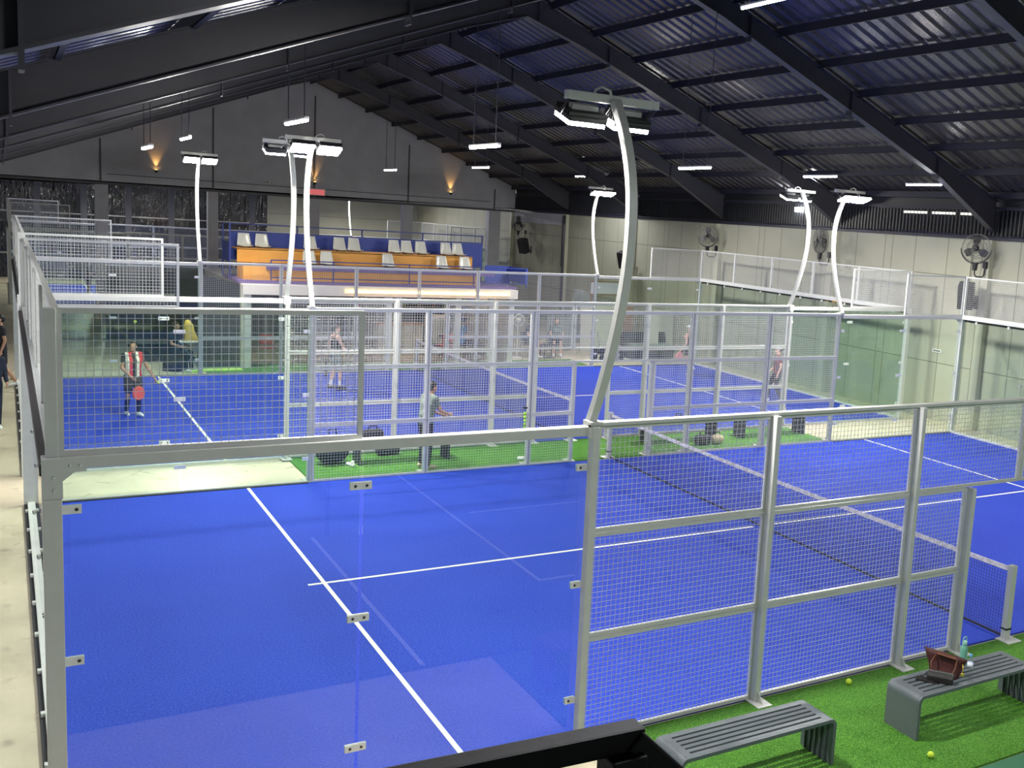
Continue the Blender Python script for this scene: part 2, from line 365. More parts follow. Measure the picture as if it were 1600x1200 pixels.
# ------------------------------------------------------------------ court enclosure
def side_fence(label, loc, rz):
    g = thing('court_side_fence', label, 'fence', loc, rz)
    for sgn in (0, 1):
        X = (lambda x: x) if sgn == 0 else (lambda x: 20 - x)
        def bx(mb, x0, y0, z0, x1, y1, z1):
            a, b = sorted((X(x0), X(x1))); return mb.box(a, y0, z0, b, y1, z1)
        # corner post, lower and upper, with the bolted corner plate
        mb = MB(); bx(mb, -0.10, -0.07, -0.02, 0.015, 0.05, 3.0); p = obj('corner_post', mb, 'white', g, bevel=0.006)
        mb = MB(); bx(mb, -0.075, -0.04, 3.0, 0.0, 0.04, 4.0); obj('upper_post', mb, 'white', g, bevel=0.004)
        mb = MB(); mb.prism([(X(-0.102), 2.72), (X(0.02), 2.72), (X(0.02), 2.84), (X(0.09), 2.90), (X(0.16), 2.90), (X(0.16), 2.995), (X(-0.102), 2.995)], -0.082, -0.07, 'xz')
        pl = obj('corner_plate', mb, 'white', p)
        mb = MB()
        for (bxx, bz) in ((-0.035, 2.78), (-0.035, 2.87), (0.06, 2.945), (0.12, 2.945)): mb.ball((X(bxx), -0.086, bz), (0.011, 0.01, 0.011), 6, 8)
        obj('bolt', mb, 'chrome', pl)
        # glass panes
        for k in (0, 1):
            mb = MB(); bx(mb, XN[k] + 0.02, -0.006, 0.03, XN[k + 1] - 0.006, 0.006, 2.93); pane = obj('glass_pane', mb, 'glass', g)
        # top beam over the glass
        mb = MB(); bx(mb, 0.015, -0.06, 2.915, 4.02, 0.03, 3.0); obj('top_beam', mb, 'white', g, bevel=0.005)
        mb = MB(); bx(mb, 0.0, -0.03, -0.02, 4.02, 0.03, 0.03); obj('sill', mb, 'white', g)
        mb = MB(); bx(mb, 0.02, 0.03, 0.0, 4.03, 0.085, 0.012); obj('rubber_strip', mb, 'rubber', g)
        # clamps
        for z in (0.42, 1.53, 2.62):
            for (xa, xb, bb) in ((1.945, 2.115, (1.985, 2.075)), (0.015, 0.13, (0.10,)), (3.93, 4.03, (3.965,))):
                mb = MB(); bx(mb, xa, -0.014, z - 0.03, xb, -0.007, z + 0.03); bx(mb, xa, 0.007, z - 0.03, xb, 0.014, z + 0.03)
                c = obj('glass_clamp', mb, 'clampwhite', g)
                mb = MB()
                for q in bb: mb.ball((X(q), -0.016, z), (0.012, 0.008, 0.012), 6, 8)
                obj('bolt', mb, 'bolt', c)
        # upper mesh panel above the first pane
        a, b = sorted((X(0.0), X(XN[1]))); mesh_panel(g, a, b, 3.0, 4.0)
        # posts with foot plates
        for k, (px, h, wd) in enumerate(((4.06, 3.0, 0.07), (6.11, 3.0, 0.06), (8.16, 3.0, 0.06), (9.11, 2.0, 0.06))):
            mb = MB(); bx(mb, px - wd / 2, -0.11, 0.0, px + wd / 2, -0.02, h); po = obj('post', mb, 'white', g, bevel=0.005)
            mb = MB(); bx(mb, px - 0.09, -0.25, 0.0, px + 0.09, 0.0, 0.014)
            mb.prism([(-0.11, 0.014), (-0.21, 0.014), (-0.11, 0.13)], X(px) - 0.005, X(px) + 0.005, 'yz')
            obj('foot_plate', mb, 'white', po)
        # three rows of mesh panels
        for (i, j, rows) in ((2, 3, 3), (3, 4, 3), (4, 5, 2)):
            for rw in range(rows):
                a, b = sorted((X(XN[i] + (0.035 if i == 2 else 0.01)), X(XN[j] - 0.01))); mesh_panel(g, a, b, rw * 1.0 + 0.005, rw + 1 - 0.005)
        a, b = sorted((X(8.17), X(9.99))); mesh_panel(g, a, b, 2.005, 2.995)
        mb = MB(); bx(mb, 4.02, -0.05, 2.995, 10.0, 0.03, 3.03); obj('top_rail', mb, 'white', g, bevel=0.004)
    return g
def end_fence(label, loc, rz):
    g = thing('court_end_fence', label, 'fence', loc, rz)
    for k in range(5):
        obj('glass_pane', MB().box(2 * k + 0.02, -0.006, 0.05, 2 * k + 1.99, 0.006, 2.93), 'glass', g)
        a, b = 2 * k + (0.04 if k == 0 else 0.0), 2 * k + (1.96 if k == 4 else 2.0)
        mesh_panel(g, a, b, 3.0, 4.0)
    for k in range(1, 5):
        obj('upper_post', MB().box(2 * k - 0.025, -0.045, 3.0, 2 * k + 0.025, -0.021, 3.98), 'white', g)
        for z in (0.42, 1.53, 2.62):
            c = obj('glass_clamp', MB().box(2 * k - 0.05, -0.016, z - 0.022, 2 * k + 0.05, -0.007, z + 0.022).box(2 * k - 0.05, 0.007, z - 0.022, 2 * k + 0.05, 0.014, z + 0.022), 'clampgrey', g)
            obj('bolt', MB().ball((2 * k - 0.04, -0.018, z), 0.011, 6, 8).ball((2 * k + 0.04, -0.018, z), 0.011, 6, 8), 'bolt', c)
    for k in range(5):
        for q in (0.5, 1.5):
            obj('base_clip', MB().box(2 * k + q - 0.03, -0.09, 0.0, 2 * k + q + 0.03, -0.055, 0.05), 'white', g)
            obj('top_clip', MB().box(2 * k + q - 0.03, -0.016, 2.84, 2 * k + q + 0.03, -0.007, 2.9).box(2 * k + q - 0.03, 0.007, 2.84, 2 * k + q + 0.03, 0.014, 2.9), 'white', g)
    obj('top_beam', MB().box(0.05, -0.06, 2.92, 9.95, 0.03, 3.0), 'white', g, bevel=0.005)
    obj('sill', MB().box(0.05, -0.055, -0.02, 9.95, 0.055, 0.05), 'white', g, bevel=0.004)
    obj('dark_strip', MB().box(0.02, -0.11, 2.86, 9.98, -0.062, 2.94), 'dark_strip', g)  # dark brown strip along the outer side of the top beam
    obj('rubber_strip', MB().box(0.0, -0.10, -0.02, 10, -0.056, 0.015), 'rubber', g)
    return g
sf = side_fence('glass and white mesh fence of the nearest court, on the side facing the grey benches', (0, Y1, 0), 0)
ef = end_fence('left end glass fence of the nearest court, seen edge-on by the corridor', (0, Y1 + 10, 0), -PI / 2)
dup(sf, (20, Y1 + 10, 0), PI, 'rear side fence of the nearest court, bordering the middle grass strip')
dup(sf, (0, Y2, 0), 0, 'front side fence of the players court, behind the middle grass strip')
dup(sf, (20, Y2 + 10, 0), PI, 'rear side fence of the players court, in front of the lounge')
dup(sf, (0, Y3, 0), 0, 'front side fence of the farthest court, seen through the gable wall openings')
dup(sf, (20, Y3 + 10, 0), PI, 'rear side fence of the farthest court, at the back of the hall')
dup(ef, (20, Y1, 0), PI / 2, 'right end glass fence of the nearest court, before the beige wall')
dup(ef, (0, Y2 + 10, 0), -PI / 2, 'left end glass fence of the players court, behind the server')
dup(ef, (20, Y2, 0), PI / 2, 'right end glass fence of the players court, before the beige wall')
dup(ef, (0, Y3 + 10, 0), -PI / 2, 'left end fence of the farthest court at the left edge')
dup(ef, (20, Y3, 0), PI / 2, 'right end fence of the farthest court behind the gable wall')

# ------------------------------------------------------------------ nets
def net(label, loc):
    g = thing('padel_net', label, 'net', loc)
    ya, yb = -0.02, 10.02
    for y in (ya - 0.05, yb + 0.05):
        p = obj('net_post', MB().box(-0.045, y - 0.04, 0, 0.045, y + 0.04, 0.95), 'white', g, bevel=0.008)
        s = -1 if y < 0 else 1
        obj('foot_plate', MB().box(-0.12, y - 0.05 if s > 0 else y - 0.16, 0, 0.12, y + 0.16 if s > 0 else y + 0.05, 0.015), 'white', p)
        obj('strap', MB().box(-0.05, y - 0.045, 0.13, 0.05, y + 0.045, 0.15), 'strap', p)
    def top(y): return 0.92 - 0.04 * (1 - ((y - 5) / 5) ** 2)
    n = 40; mb = MB()
    for i in range(n):
        a = ya + (yb - ya) * i / n; b = ya + (yb - ya) * (i + 1) / n
        mb.bar((0, a, top(a) - 0.03), (0, b, top(b) - 0.03), 0.012, 0.06)
    obj('headband', mb, 'net_band', g)
    mb = MB(); t = 0.0028
    k = round((yb - ya) / 0.042)
    for i in range(k + 1):
        y = ya + (yb - ya) * i / k; mb.box(-t / 2, y - t / 2, 0.03, t / 2, y + t / 2, top(y) - 0.05)
    for i in range(1, 21):
        z = 0.03 + i * 0.041
        mb.box(-t / 2, ya, z - t / 2, t / 2, yb, z + t / 2)
    obj('netting', mb, 'netcord', g)
    obj('bottom_cord', MB().box(-0.006, ya, 0.018, 0.006, yb, 0.045), 'netcord', g)
    return g
M['net_band'] = mat('net_headband', (0.62, 0.60, 0.66), 0.8, 0, 0.35, 12)
M['netcord'] = mat('net_cord', (0.02, 0.022, 0.035), 0.8)
n1 = net('black net with white headband across the empty nearest court', (10, Y1, 0))
dup(n1, (10, Y2, 0), 0, 'black net with white headband between the four players')
dup(n1, (10, Y3, 0), 0, 'net of the farthest court beyond the lounge')

# ------------------------------------------------------------------ court lamps
def lamp(label, loc, rz):
    """curved mast standing on a fence corner; bulges to local -y, light thrown to local +y"""
    g = thing('court_lamp', label, 'lamp', loc, rz)
    ctrl = [(0.02, 3.03), (-0.16, 3.4), (-0.37, 3.98), (-0.48, 4.53), (-0.47, 5.05), (-0.33, 5.47), (-0.12, 5.80)]
    pts = []
    for i in range(len(ctrl) - 1):
        p0 = ctrl[max(i - 1, 0)]; p1 = ctrl[i]; p2 = ctrl[i + 1]; p3 = ctrl[min(i + 2, len(ctrl) - 1)]
        for k in range(4):
            t = k / 4
            q = [0.5 * ((2 * p1[j]) + (-p0[j] + p2[j]) * t + (2 * p0[j] - 5 * p1[j] + 4 * p2[j] - p3[j]) * t * t + (-p0[j] + 3 * p1[j] - 3 * p2[j] + p3[j]) * t ** 3) for j in (0, 1)]
            pts.append((0, q[0], q[1]))
    pts.append((0, ctrl[-1][0], ctrl[-1][1]))
    mb = MB(); b0 = 0
    for i, p in enumerate(pts):
        t = Vector(pts[min(i + 1, len(pts) - 1)]) - Vector(pts[max(i - 1, 0)]); t.normalize(); nrm = Vector((0, t.z, -t.y))
        for (i1, j1) in ((-1, -1), (1, -1), (1, 1), (-1, 1)): mb.v.append(tuple(Vector(p) + Vector((1, 0, 0)) * i1 * 0.038 + nrm * j1 * 0.038))
    for i in range(len(pts) - 1):
        for j in range(4): mb.f.append((i * 4 + j, i * 4 + (j + 1) % 4, i * 4 + 4 + (j + 1) % 4, i * 4 + 4 + j))
    mb.f += [(3, 2, 1, 0), tuple(len(mb.v) - 4 + i for i in range(4))]
    obj('mast', mb, 'white', g, bevel=0.006)
    obj('mast_plate', MB().box(-0.06, -0.10, 2.90, 0.06, -0.05, 3.02).box(-0.06, -0.10, 3.0, 0.06, 0.05, 3.045), 'white', g)
    obj('crossbar', MB().box(-0.44, -0.11, 5.78, 0.44, -0.03, 5.85), 'white', g, bevel=0.005)
    obj('cable', MB().tube([(-0.02, -0.1, 5.80), (-0.06, -0.12, 5.88), (-0.12, -0.09, 5.91), (-0.17, -0.07, 5.88), (-0.18, -0.07, 5.84)], 0.012, 8), 'white', g, smooth=True)
    for sx in (-1, 1):
        cx = sx * 0.215
        R = Matrix.Translation((cx, 0.08, 5.68)) @ Matrix.Rotation(math.radians(20), 4, 'X')
        def LB(*a): return MB().box(*a, R=R)
        fl = obj('floodlight', LB(-0.18, -0.15, -0.03, 0.18, 0.17, 0.02), 'blackbox', g, bevel=0.01)
        mb = MB()
        for i in range(7): mb.box(-0.18, -0.14 + i * 0.046, 0.02, 0.18, -0.128 + i * 0.046, 0.05, R=R)
        obj('cooling_fins', mb, 'blackbox', fl)
        obj('driver_box', LB(-0.12, -0.05, 0.05, 0.12, 0.03, 0.09), 'white', fl)
        for ex in (-0.2, 0.2): obj('bracket', MB().bar(tuple(R @ Vector((ex, 0, 0))), (cx + ex, -0.07, 5.78), 0.008, 0.035), 'blackbox', fl)
        obj('lens', LB(-0.17, -0.135, -0.065, 0.17, -0.05, -0.03).box(-0.17, -0.03, -0.065, 0.17, 0.055, -0.03, R=R).box(-0.17, 0.075, -0.065, 0.17, 0.155, -0.03, R=R), 'led_flood', fl)
        ld = bpy.data.lights.new('floodlight_source', 'AREA'); ld.shape = 'RECTANGLE'; ld.size = 0.34; ld.size_y = 0.27
        ld.energy = LAMP_W; ld.color = (1.0, 0.965, 0.90)
        lo = bpy.data.objects.new('floodlight_source', ld); COL.objects.link(lo); lo.parent = fl
        lo.matrix_local = R @ Matrix.Translation((0, 0.01, -0.07))
    return g
lp = lamp('tall curved court lamp in the middle foreground, floodlights facing away', (4.06, Y1, 0), 0)
dup(lp, (15.94, Y1, 0), 0, 'curved court lamp of the nearest court beyond the right edge')
dup(lp, (4.06, Y1 + 10, 0), PI, 'glaring lamp left of centre, right one of the crossed pair of masts')
dup(lp, (15.94, Y1 + 10, 0), PI, 'curved lamp at right facing the nearest court, glowing warm')
dup(lp, (4.06, Y2, 0), 0, 'lamp left of centre facing away, left one of the crossed pair of masts')
dup(lp, (15.94, Y2, 0), 0, 'curved lamp at right facing away, left of the glowing one')
dup(lp, (4.06, Y2 + 10, 0), PI, 'glaring lamp at far left on a slim white mast')
dup(lp, (15.94, Y2 + 10, 0), PI, 'glaring lamp behind the tall foreground mast')
dup(lp, (4.06, Y3 + 10, 0), PI, 'farthest lamp hidden above the left wall opening')
dup(lp, (15.94, Y3 + 10, 0), PI, 'farthest lamp mast seen through the gable wall opening')

# ------------------------------------------------------------------ hall shell
XR, XL, RX = 21.0, -3.2, 10.5
def zr(x): return 10.3 - 0.40 * abs(x - RX)
# roof sheets: trapezoid ribs running down the slope
def sheet(x0, x1):
    mb = MB(); y = -16.0; prof = []
    while y < 56: prof += [(y, 0), (y + 0.19, 0), (y + 0.225, 0.05), (y + 0.325, 0.05)]; y += 0.36
    for (yy, h) in prof:
        for x in (x0, x1): mb.v.append((x, yy, zr(x) + h))
    for i in range(len(prof) - 1): mb.f.append((2 * i, 2 * i + 1, 2 * i + 3, 2 * i + 2))
    return mb
struct('ceiling', sheet(RX, XR + 0.3), 'sheet'); struct('ceiling', sheet(RX, XL - 0.2), 'sheet')
mb = MB(); mb.bar((RX, -16, 10.32), (RX, 56, 10.32), 0.6, 0.02); struct('trim_1', mb, 'purlin')
RY = [-8.0, -1.95, 4.1, 10.13, 16.17, 22.2, 28.22, 34.23]
for i, y in enumerate(RY + [46.3, 52.3]):
    for s in (-1, 1):
        xe = XR if s > 0 else XL; mb = MB()
        pts = []
        for x, dtop, dbot in ((RX, 0.17, 0.72), (RX + s * 1.6, 0.17, 0.60), (xe - s * 2.2, 0.17, 0.60), (xe, 0.17, 0.95)):
            pts.append((x, zr(x) - dtop, zr(x) - dbot))
        # web
        poly = [(p[0], p[1]) for p in pts] + [(p[0], p[2]) for p in reversed(pts)]
        mb.prism(poly, y - 0.006, y + 0.006, 'xz')
        for a, b in zip(pts[:-1], pts[1:]):
            mb.bar((a[0], y, a[1]), (b[0], y, b[1]), 0.2, 0.02); mb.bar((a[0], y, a[2]), (b[0], y, b[2]), 0.2, 0.02)
        for fx in (0.03, 0.22, 0.5, 0.78):
            x = RX + (xe - RX) * fx; mb.box(x - 0.012, y - 0.095, zr(x) - 0.70, x + 0.012, y + 0.095, zr(x) - 0.18)
        o = obj('roof_beam', mb, 'beam'); tag(o, '%s slope roof beam, rafter %d counting back from over the camera' % ('right' if s > 0 else 'left', i + 1), 'roof beam', 'roof rafters')
k = 0
for s in (-1, 1):
    xe = XR if s > 0 else XL; d = 0.7
    while RX + s * d * 0.928 * 1 > XL and RX + s * d * 0.928 < XR:
        x = RX + s * d * 0.928; mb = MB()
        mb.box(x - 0.03, -16, zr(x) - 0.19, x - 0.022, 56, zr(x) - 0.02).box(x - 0.03, -16, zr(x) - 0.19, x + 0.035, 56, zr(x) - 0.182)
        o = obj('purlin', mb, 'purlin'); tag(o, '%s slope long purlin under the roof sheets, number %d down from the ridge' % ('right' if s > 0 else 'left', round(d / 1.3) + 1), 'purlin', 'roof purlins')
        d += 1.3
# right wall
struct('wall_right', MB().box(XR, -16, -0.02, XR + 0.2, 56, 5.0), 'sidewall')
struct('wall_right', MB().box(XR + 0.08, -16, 5.0, XR + 0.2, 56, 6.3), 'dark')
mb = MB(); y = -15.9
while y < 56: mb.box(XR + 0.0, y, 5.02, XR + 0.03, y + 0.05, 5.7); y += 0.13
struct('trim_2', mb, 'dark')
mb = MB(); mb.box(XR - 0.05, -16, 4.95, XR + 0.02, 56, 5.03).box(XR - 0.04, -16, 5.72, XR + 0.02, 56, 5.80).tube([(XR - 0.07, -16 + i * 1.5, 5.06 + 0.02 * math.sin(i * 1.7)) for i in range(49)], 0.02, 6)
struct('trim_3', mb, 'purlin')
for y in RY + [40.2]:
    struct('wall_column', MB().box(XR - 0.16, y - 0.12, -0.02, XR, y + 0.12, 4.95), 'column')
M['slit'] = mat('lit_gap', (1, 1, 1), 0.5, emit=((1.0, 0.97, 0.85), 1.6))
for i, (ya, yb) in enumerate(((10.5, 11.3), (11.5, 12.3), (12.5, 13.4))):
    struct('window_%d' % (i + 1), MB().box(XR - 0.0, ya, 5.57, XR + 0.035, yb, 5.63), 'slit')
# left wall and the wall behind the camera
struct('wall_left', MB().box(XL - 0.2, -16, -0.02, XL, 56, 5.0), 'wall_grey')
mb = MB(); mb.prism([(XL, -0.02), (XR, -0.02), (XR, zr(XR)), (RX, zr(RX)), (XL, zr(XL))], -16.2, -16.0, 'xz'); struct('wall_back', mb, 'wall_grey')
mb = MB(); mb.prism([(XL, -0.02), (XR, -0.02), (XR, zr(XR)), (RX, zr(RX)), (XL, zr(XL))], 56, 56.2, 'xz'); struct('wall_far', mb, 'wall_grey')
# gable wall with openings
GY = 40.2
mb = MB(); mb.prism([(XL, 5.02), (7.22, 5.02), (7.22, 4.93), (19.9, 4.93), (19.9, 5.10), (XR, 5.10), (XR, zr(XR) - 0.02), (RX, zr(RX) - 0.02), (XL, zr(XL) - 0.02)], GY - 0.12, GY + 0.12, 'xz'); struct('wall_gable', mb, 'wall_grey')
mb = MB()
for x in (-1.0, 3.07, 7.22, 11.35, 15.6, 19.9):
    mb.box(x - 0.03, GY - 0.16, 5.0, x + 0.03, GY - 0.12, zr(x) - 0.6)
mb.box(XL, GY - 0.15, 4.90, XR, GY - 0.12, 5.0).box(3.3, GY - 0.15, 5.32, 19.7, GY - 0.12, 5.35)
struct('trim_4', mb, 'post_grey')
for i, (a, b) in enumerate(((-1.3, -0.9), (2.86, 3.33), (7.02, 7.42), (11.12, 11.60), (15.39, 15.85), (19.65, 20.25))):
    struct('wall_column', MB().box(a, GY - 0.14, -0.02, b, GY + 0.22, 5.0), 'wall_grey')
# side reveal band at the top of the right wall near the gable
struct('trim_5', MB().box(XR - 0.06, 34.3, 4.45, XR, GY, 4.95), 'wall_grey')
struct('trim_6', MB().box(XR - 0.2, 34.1, -0.02, XR - 0.16, 34.3, 4.9), 'beam')
# back glazing hall: dark plastic strip windows
WY = 54.5
i = 0; x = -3.0
while x < 12.3:
    mbp = MB().box(x, WY, -0.02, x + 0.30, WY + 0.15, 6.2); struct('wall_column', mbp, 'post_grey')
    n = 9; mb = MB(); wv = (2.05 - 0.3) / n
    for q in range(n):
        a = x + 0.3 + q * wv; dy = 0.03 if q % 2 else 0.0
        mb.box(a, WY + 0.05 + dy, 0.0, a + wv + 0.02, WY + 0.06 + dy, 5.6)
    win = struct('window_%d' % (i + 20), mb, 'curtain')
    fr = MB().box(x + 0.3, WY - 0.02, 3.3, x + 2.05, WY + 0.03, 3.37).box(x + 0.3, WY - 0.02, 5.5, x + 2.05, WY + 0.03, 5.58).box(x + 0.3, WY - 0.02, 1.2, x + 2.05, WY + 0.03, 1.27)
    o = obj('window_frame', fr, 'clampgrey', win)
    x += 2.05; i += 1
struct('wall_far', MB().box(12.3, WY, -0.02, XR, WY + 0.15, 6.5), 'sidewall')
struct('wall_far', MB().box(XL, WY, 5.6, 12.3, WY + 0.15, 6.6), 'wall_grey')

# ------------------------------------------------------------------ camera-side railing and landing
pf = thing('stair_landing', 'dark steel landing that carries the black railing at the bottom edge', 'platform', (0, 0, 0))
obj('deck', MB().box(-2.4, -10.5, 3.08, 0.38, -6.74, 3.18), 'black', pf)
obj('leg', MB().box(-2.3, -7.0, 0, -2.2, -6.9, 3.08), 'black', pf); obj('leg', MB().box(0.28, -10.4, 0, 0.38, -10.3, 3.08), 'black', pf)
obj('leg', MB().box(0.28, -6.98, 0, 0.36, -6.9, 3.08), 'black', pf); obj('leg', MB().box(-2.3, -10.4, 0, -2.2, -10.3, 3.08), 'black', pf)
rl = thing('stair_railing', 'black steel railing corner at the bottom edge, closest to the viewer', 'railing', (0, 0, 0))
obj('handrail', MB().bar((-2.3, -6.757, 4.186), (0.36, -6.936, 4.186), 0.032, 0.03), 'black', rl, bevel=0.004)
obj('handrail', MB().bar((0.343, -6.937, 4.188), (3.6, -6.945, 0.98), 0.036, 0.03), 'black', rl, bevel=0.004)
obj('post', MB().box(0.308, -6.965, 3.18, 0.356, -6.922, 4.172), 'black', rl, bevel=0.003)
obj('post', MB().box(-2.3, -6.80, 3.18, -2.25, -6.75, 4.15), 'black', rl, bevel=0.003)
obj('post', MB().box(3.55, -6.97, 0.0, 3.6, -6.92, 1.02), 'black', rl, bevel=0.003)

# ------------------------------------------------------------------ benches
def bench(label, loc, L, m, group=None):
    """slatted bench folded over into two end panels"""
    g = thing('bench', label, 'bench', loc, 0, group); W = 0.44; H = 0.45; r = 0.07; t = 0.035
    def strip(y0, y1):
        mb = MB(); path = [(0, 0)]
        for k in range(7): a = PI - k * PI / 12; path.append((r + r * math.cos(a), H - r + r * math.sin(a)))
        for k in range(7): a = PI / 2 - k * PI / 12; path.append((L - r + r * math.cos(a), H - r + r * math.sin(a)))
        path.append((L, 0))
        inner = [(t, 0)]
        for k in range(7): a = PI - k * PI / 12; inner.append((r + (r - t) * math.cos(a), H - r + (r - t) * math.sin(a)))
        for k in range(7): a = PI / 2 - k * PI / 12; inner.append((L - r + (r - t) * math.cos(a), H - r + (r - t) * math.sin(a)))
        inner.append((L - t, 0)); n = len(path)
        for y in (y0, y1):
            for p in path + inner: mb.v.append((p[0], y, p[1]))
        m2 = 2 * n
        for i in range(n - 1):
            mb.f += [(i, i + 1, m2 + i + 1, m2 + i), (n + i, m2 + n + i, m2 + n + i + 1, n + i + 1), (i, n + i, n + i + 1, i + 1), (m2 + i, m2 + i + 1, m2 + n + i + 1, m2 + n + i)]
        mb.f += [(0, m2, m2 + n, n), (n - 1, 2 * n - 1, m2 + 2 * n - 1, m2 + n - 1)]
        return mb
    ns = 6; gap = 0.024; sw = (W - 0.05 - gap * (ns - 1)) / ns
    mbs = MB()
    for i in range(ns):
        y0 = 0.025 + i * (sw + gap)
        mbs.box(0.13, y0, H - t + 0.003, L - 0.13, y0 + sw, H)
    obj('slats', mbs, m, g, bevel=0.003)
    for (y0, y1) in ((0, 0.025), (W - 0.025, W)): obj('side_frame', strip(y0, y1), m, g, bevel=0.003)
    for s in (0, 1):
        mb = MB()
        path = [(0, 0)]
        for k in range(7): a = PI - k * PI / 12; path.append((r + r * math.cos(a), H - r + r * math.sin(a)))
        path.append((0.13, H))
        inn = [(t, 0)]
        for k in range(7): a = PI - k * PI / 12; inn.append((r + (r - t) * math.cos(a), H - r + (r - t) * math.sin(a)))
        inn.append((0.13, H - t))
        if s: path = [(L - p[0], p[1]) for p in path]; inn = [(L - p[0], p[1]) for p in inn]
        n = len(path)
        for y in (0.025, W - 0.025):
            for p in path + inn: mb.v.append((p[0], y, p[1]))
        m2 = 2 * n
        for i in range(n - 1): mb.f += [(i, i + 1, m2 + i + 1, m2 + i), (n + i, m2 + n + i, m2 + n + i + 1, n + i + 1)]
        mb.f += [(0, m2, m2 + n, n), (n - 1, 2 * n - 1, m2 + 2 * n - 1, m2 + n - 1)]
        obj('end_panel', mb, m, g)
        mb = MB()
        for i in range(5):
            y = 0.08 + i * 0.07; xx = (t + 0.001) if not s else (L - t - 0.021)
            mb.box(xx, y, 0.0, xx + 0.02, y + 0.012, H - 0.06)
        obj('rib', mb, m, g)
    return g
bench('empty grey slatted bench at the bottom centre on the grass', (4.29, -1.43, 0.004), 1.70, 'bench')
bench('grey slatted bench at the bottom right carrying the handbag and bottles', (7.02, -1.46, 0.004), 1.75, 'bench')
bench('black bench between the courts, under the middle of the fence rail', (5.15, 10.85, 0.004), 1.75, 'blackbench')
bench('black bench between the courts, just right of the nearer net post', (11.45, 10.85, 0.004), 1.80, 'blackbench')
bench('black bench between the courts, rightmost on the grass strip', (14.02, 10.85, 0.004), 1.82, 'blackbench')

# ------------------------------------------------------------------ things on the bench and turf
def ballobj(label, loc, cat='ball', r=0.033, group=None):
    o = obj('tennis_ball', MB().ball((0, 0, 0), r, 12, 16), 'ball', smooth=True, loc=loc); tag(o, label, cat, group); return o
ballobj('yellow ball on the grass between the two grey benches', (7.28, -0.21, 0.037))
ballobj('yellow ball on the grass in front of the right grey bench', (6.91, -1.76, 0.037))
BZ = 0.454
# flask
fx, fy = 7.90, -1.13
g = thing('water_flask', 'mint green flask with loop lid behind the maroon bag', 'bottle', (8.03, -1.09, BZ))
obj('body', MB().lathe([(0.036, 0), (0.038, 0.01), (0.038, 0.17), (0.033, 0.195), (0.022, 0.21), (0.022, 0.22)], 20), 'mint', g, smooth=True)
obj('lid', MB().lathe([(0.025, 0.215), (0.026, 0.22), (0.026, 0.25), (0.023, 0.257)], 20).tube([(0.022, 0, 0.25), (0.028, 0, 0.28), (0.015, 0, 0.30), (-0.015, 0, 0.30), (-0.028, 0, 0.28), (-0.022, 0, 0.25)], 0.005, 8), 'mint_lid', g, smooth=True)
g = thing('plastic_bottle', 'clear plastic water bottle with blue cap right of the bag', 'bottle', (7.88, -1.31, BZ))
obj('body', MB().lathe([(0.028, 0), (0.031, 0.01), (0.031, 0.05), (0.028, 0.06), (0.031, 0.07), (0.031, 0.15), (0.02, 0.185), (0.013, 0.195), (0.013, 0.205)], 18), 'clear', g, smooth=True)
obj('cap', MB().lathe([(0.015, 0.2), (0.015, 0.222)], 14), 'capblue', g)
obj('label_band', MB().lathe([(0.0315, 0.085), (0.0315, 0.135)], 18), 'paper', g, smooth=True)
# handbag: a sagging tote with flared top corners
g = thing('handbag', 'maroon tote bag with brown flap slumped on the bench', 'handbag', (7.63, -1.20, BZ), math.radians(-48))
mb = MB(); rows = 9
for i in range(rows):
    t = i / (rows - 1); z = 0.24 * t; hw = 0.15 + 0.07 * t ** 1.5; hd = 0.075 * (1 - t) ** 0.6 + 0.008
    lean = 0.02 * math.sin(t * 3)
    for j in range(20):
        a = 2 * PI * j / 20; ca, sa = math.cos(a), math.sin(a)
        wob = 0.006 * math.sin(5 * a + 4 * t)
        zz = z + (0.035 * (abs(ca) ** 4) * t * (1 if ca < 0 else 0.2)) - (0.05 * t * (ca > 0) * ca)
        mb.v.append(((hw + wob) * (abs(ca) ** 0.7) * (1 if ca > 0 else -1), (hd + wob) * (abs(sa) ** 0.8) * (1 if sa > 0 else -1) + lean, zz))
for i in range(rows - 1):
    for j in range(20): mb.f.append((i * 20 + j, i * 20 + (j + 1) % 20, (i + 1) * 20 + (j + 1) % 20, (i + 1) * 20 + j))
mb.f += [tuple(reversed(range(20))), tuple((rows - 1) * 20 + j for j in range(20))]
obj('bag_body', mb, 'leather_brown', g, smooth=True)
obj('flap', MB().bar((-0.09, -0.02, 0.235), (0.10, -0.02, 0.205), 0.075, 0.012), 'leather_strap', g, bevel=0.004)
obj('handle', MB().tube([(-0.10, -0.03, 0.22), (-0.14, -0.10, 0.16), (-0.13, -0.14, 0.07), (-0.04, -0.16, 0.03), (0.06, -0.15, 0.05), (0.10, -0.10, 0.13), (0.11, -0.03, 0.20)], 0.007, 8), 'leather_strap', g, smooth=True)
obj('charm', MB().tube([(0.17, -0.06, 0.17), (0.175, -0.075, 0.13), (0.175, -0.08, 0.09)], 0.005, 6).ball((0.175, -0.085, 0.07), (0.02, 0.006, 0.02), 8, 12), 'gold', g, smooth=True)
g = thing('shoulder_bag', 'small black leather bag with silver zip in front of the maroon tote', 'handbag', (7.475, -1.29, BZ), math.radians(-52))
obj('bag_body', MB().prism([(-0.05, 0), (0.055, 0), (0.05, 0.07), (0.02, 0.10), (-0.02, 0.10), (-0.05, 0.06)], -0.13, 0.13, 'yz'), 'leather_black', g, bevel=0.012)
obj('zip', MB().bar((-0.12, 0.0, 0.103), (0.12, 0.0, 0.103), 0.018, 0.006), 'chrome', g)
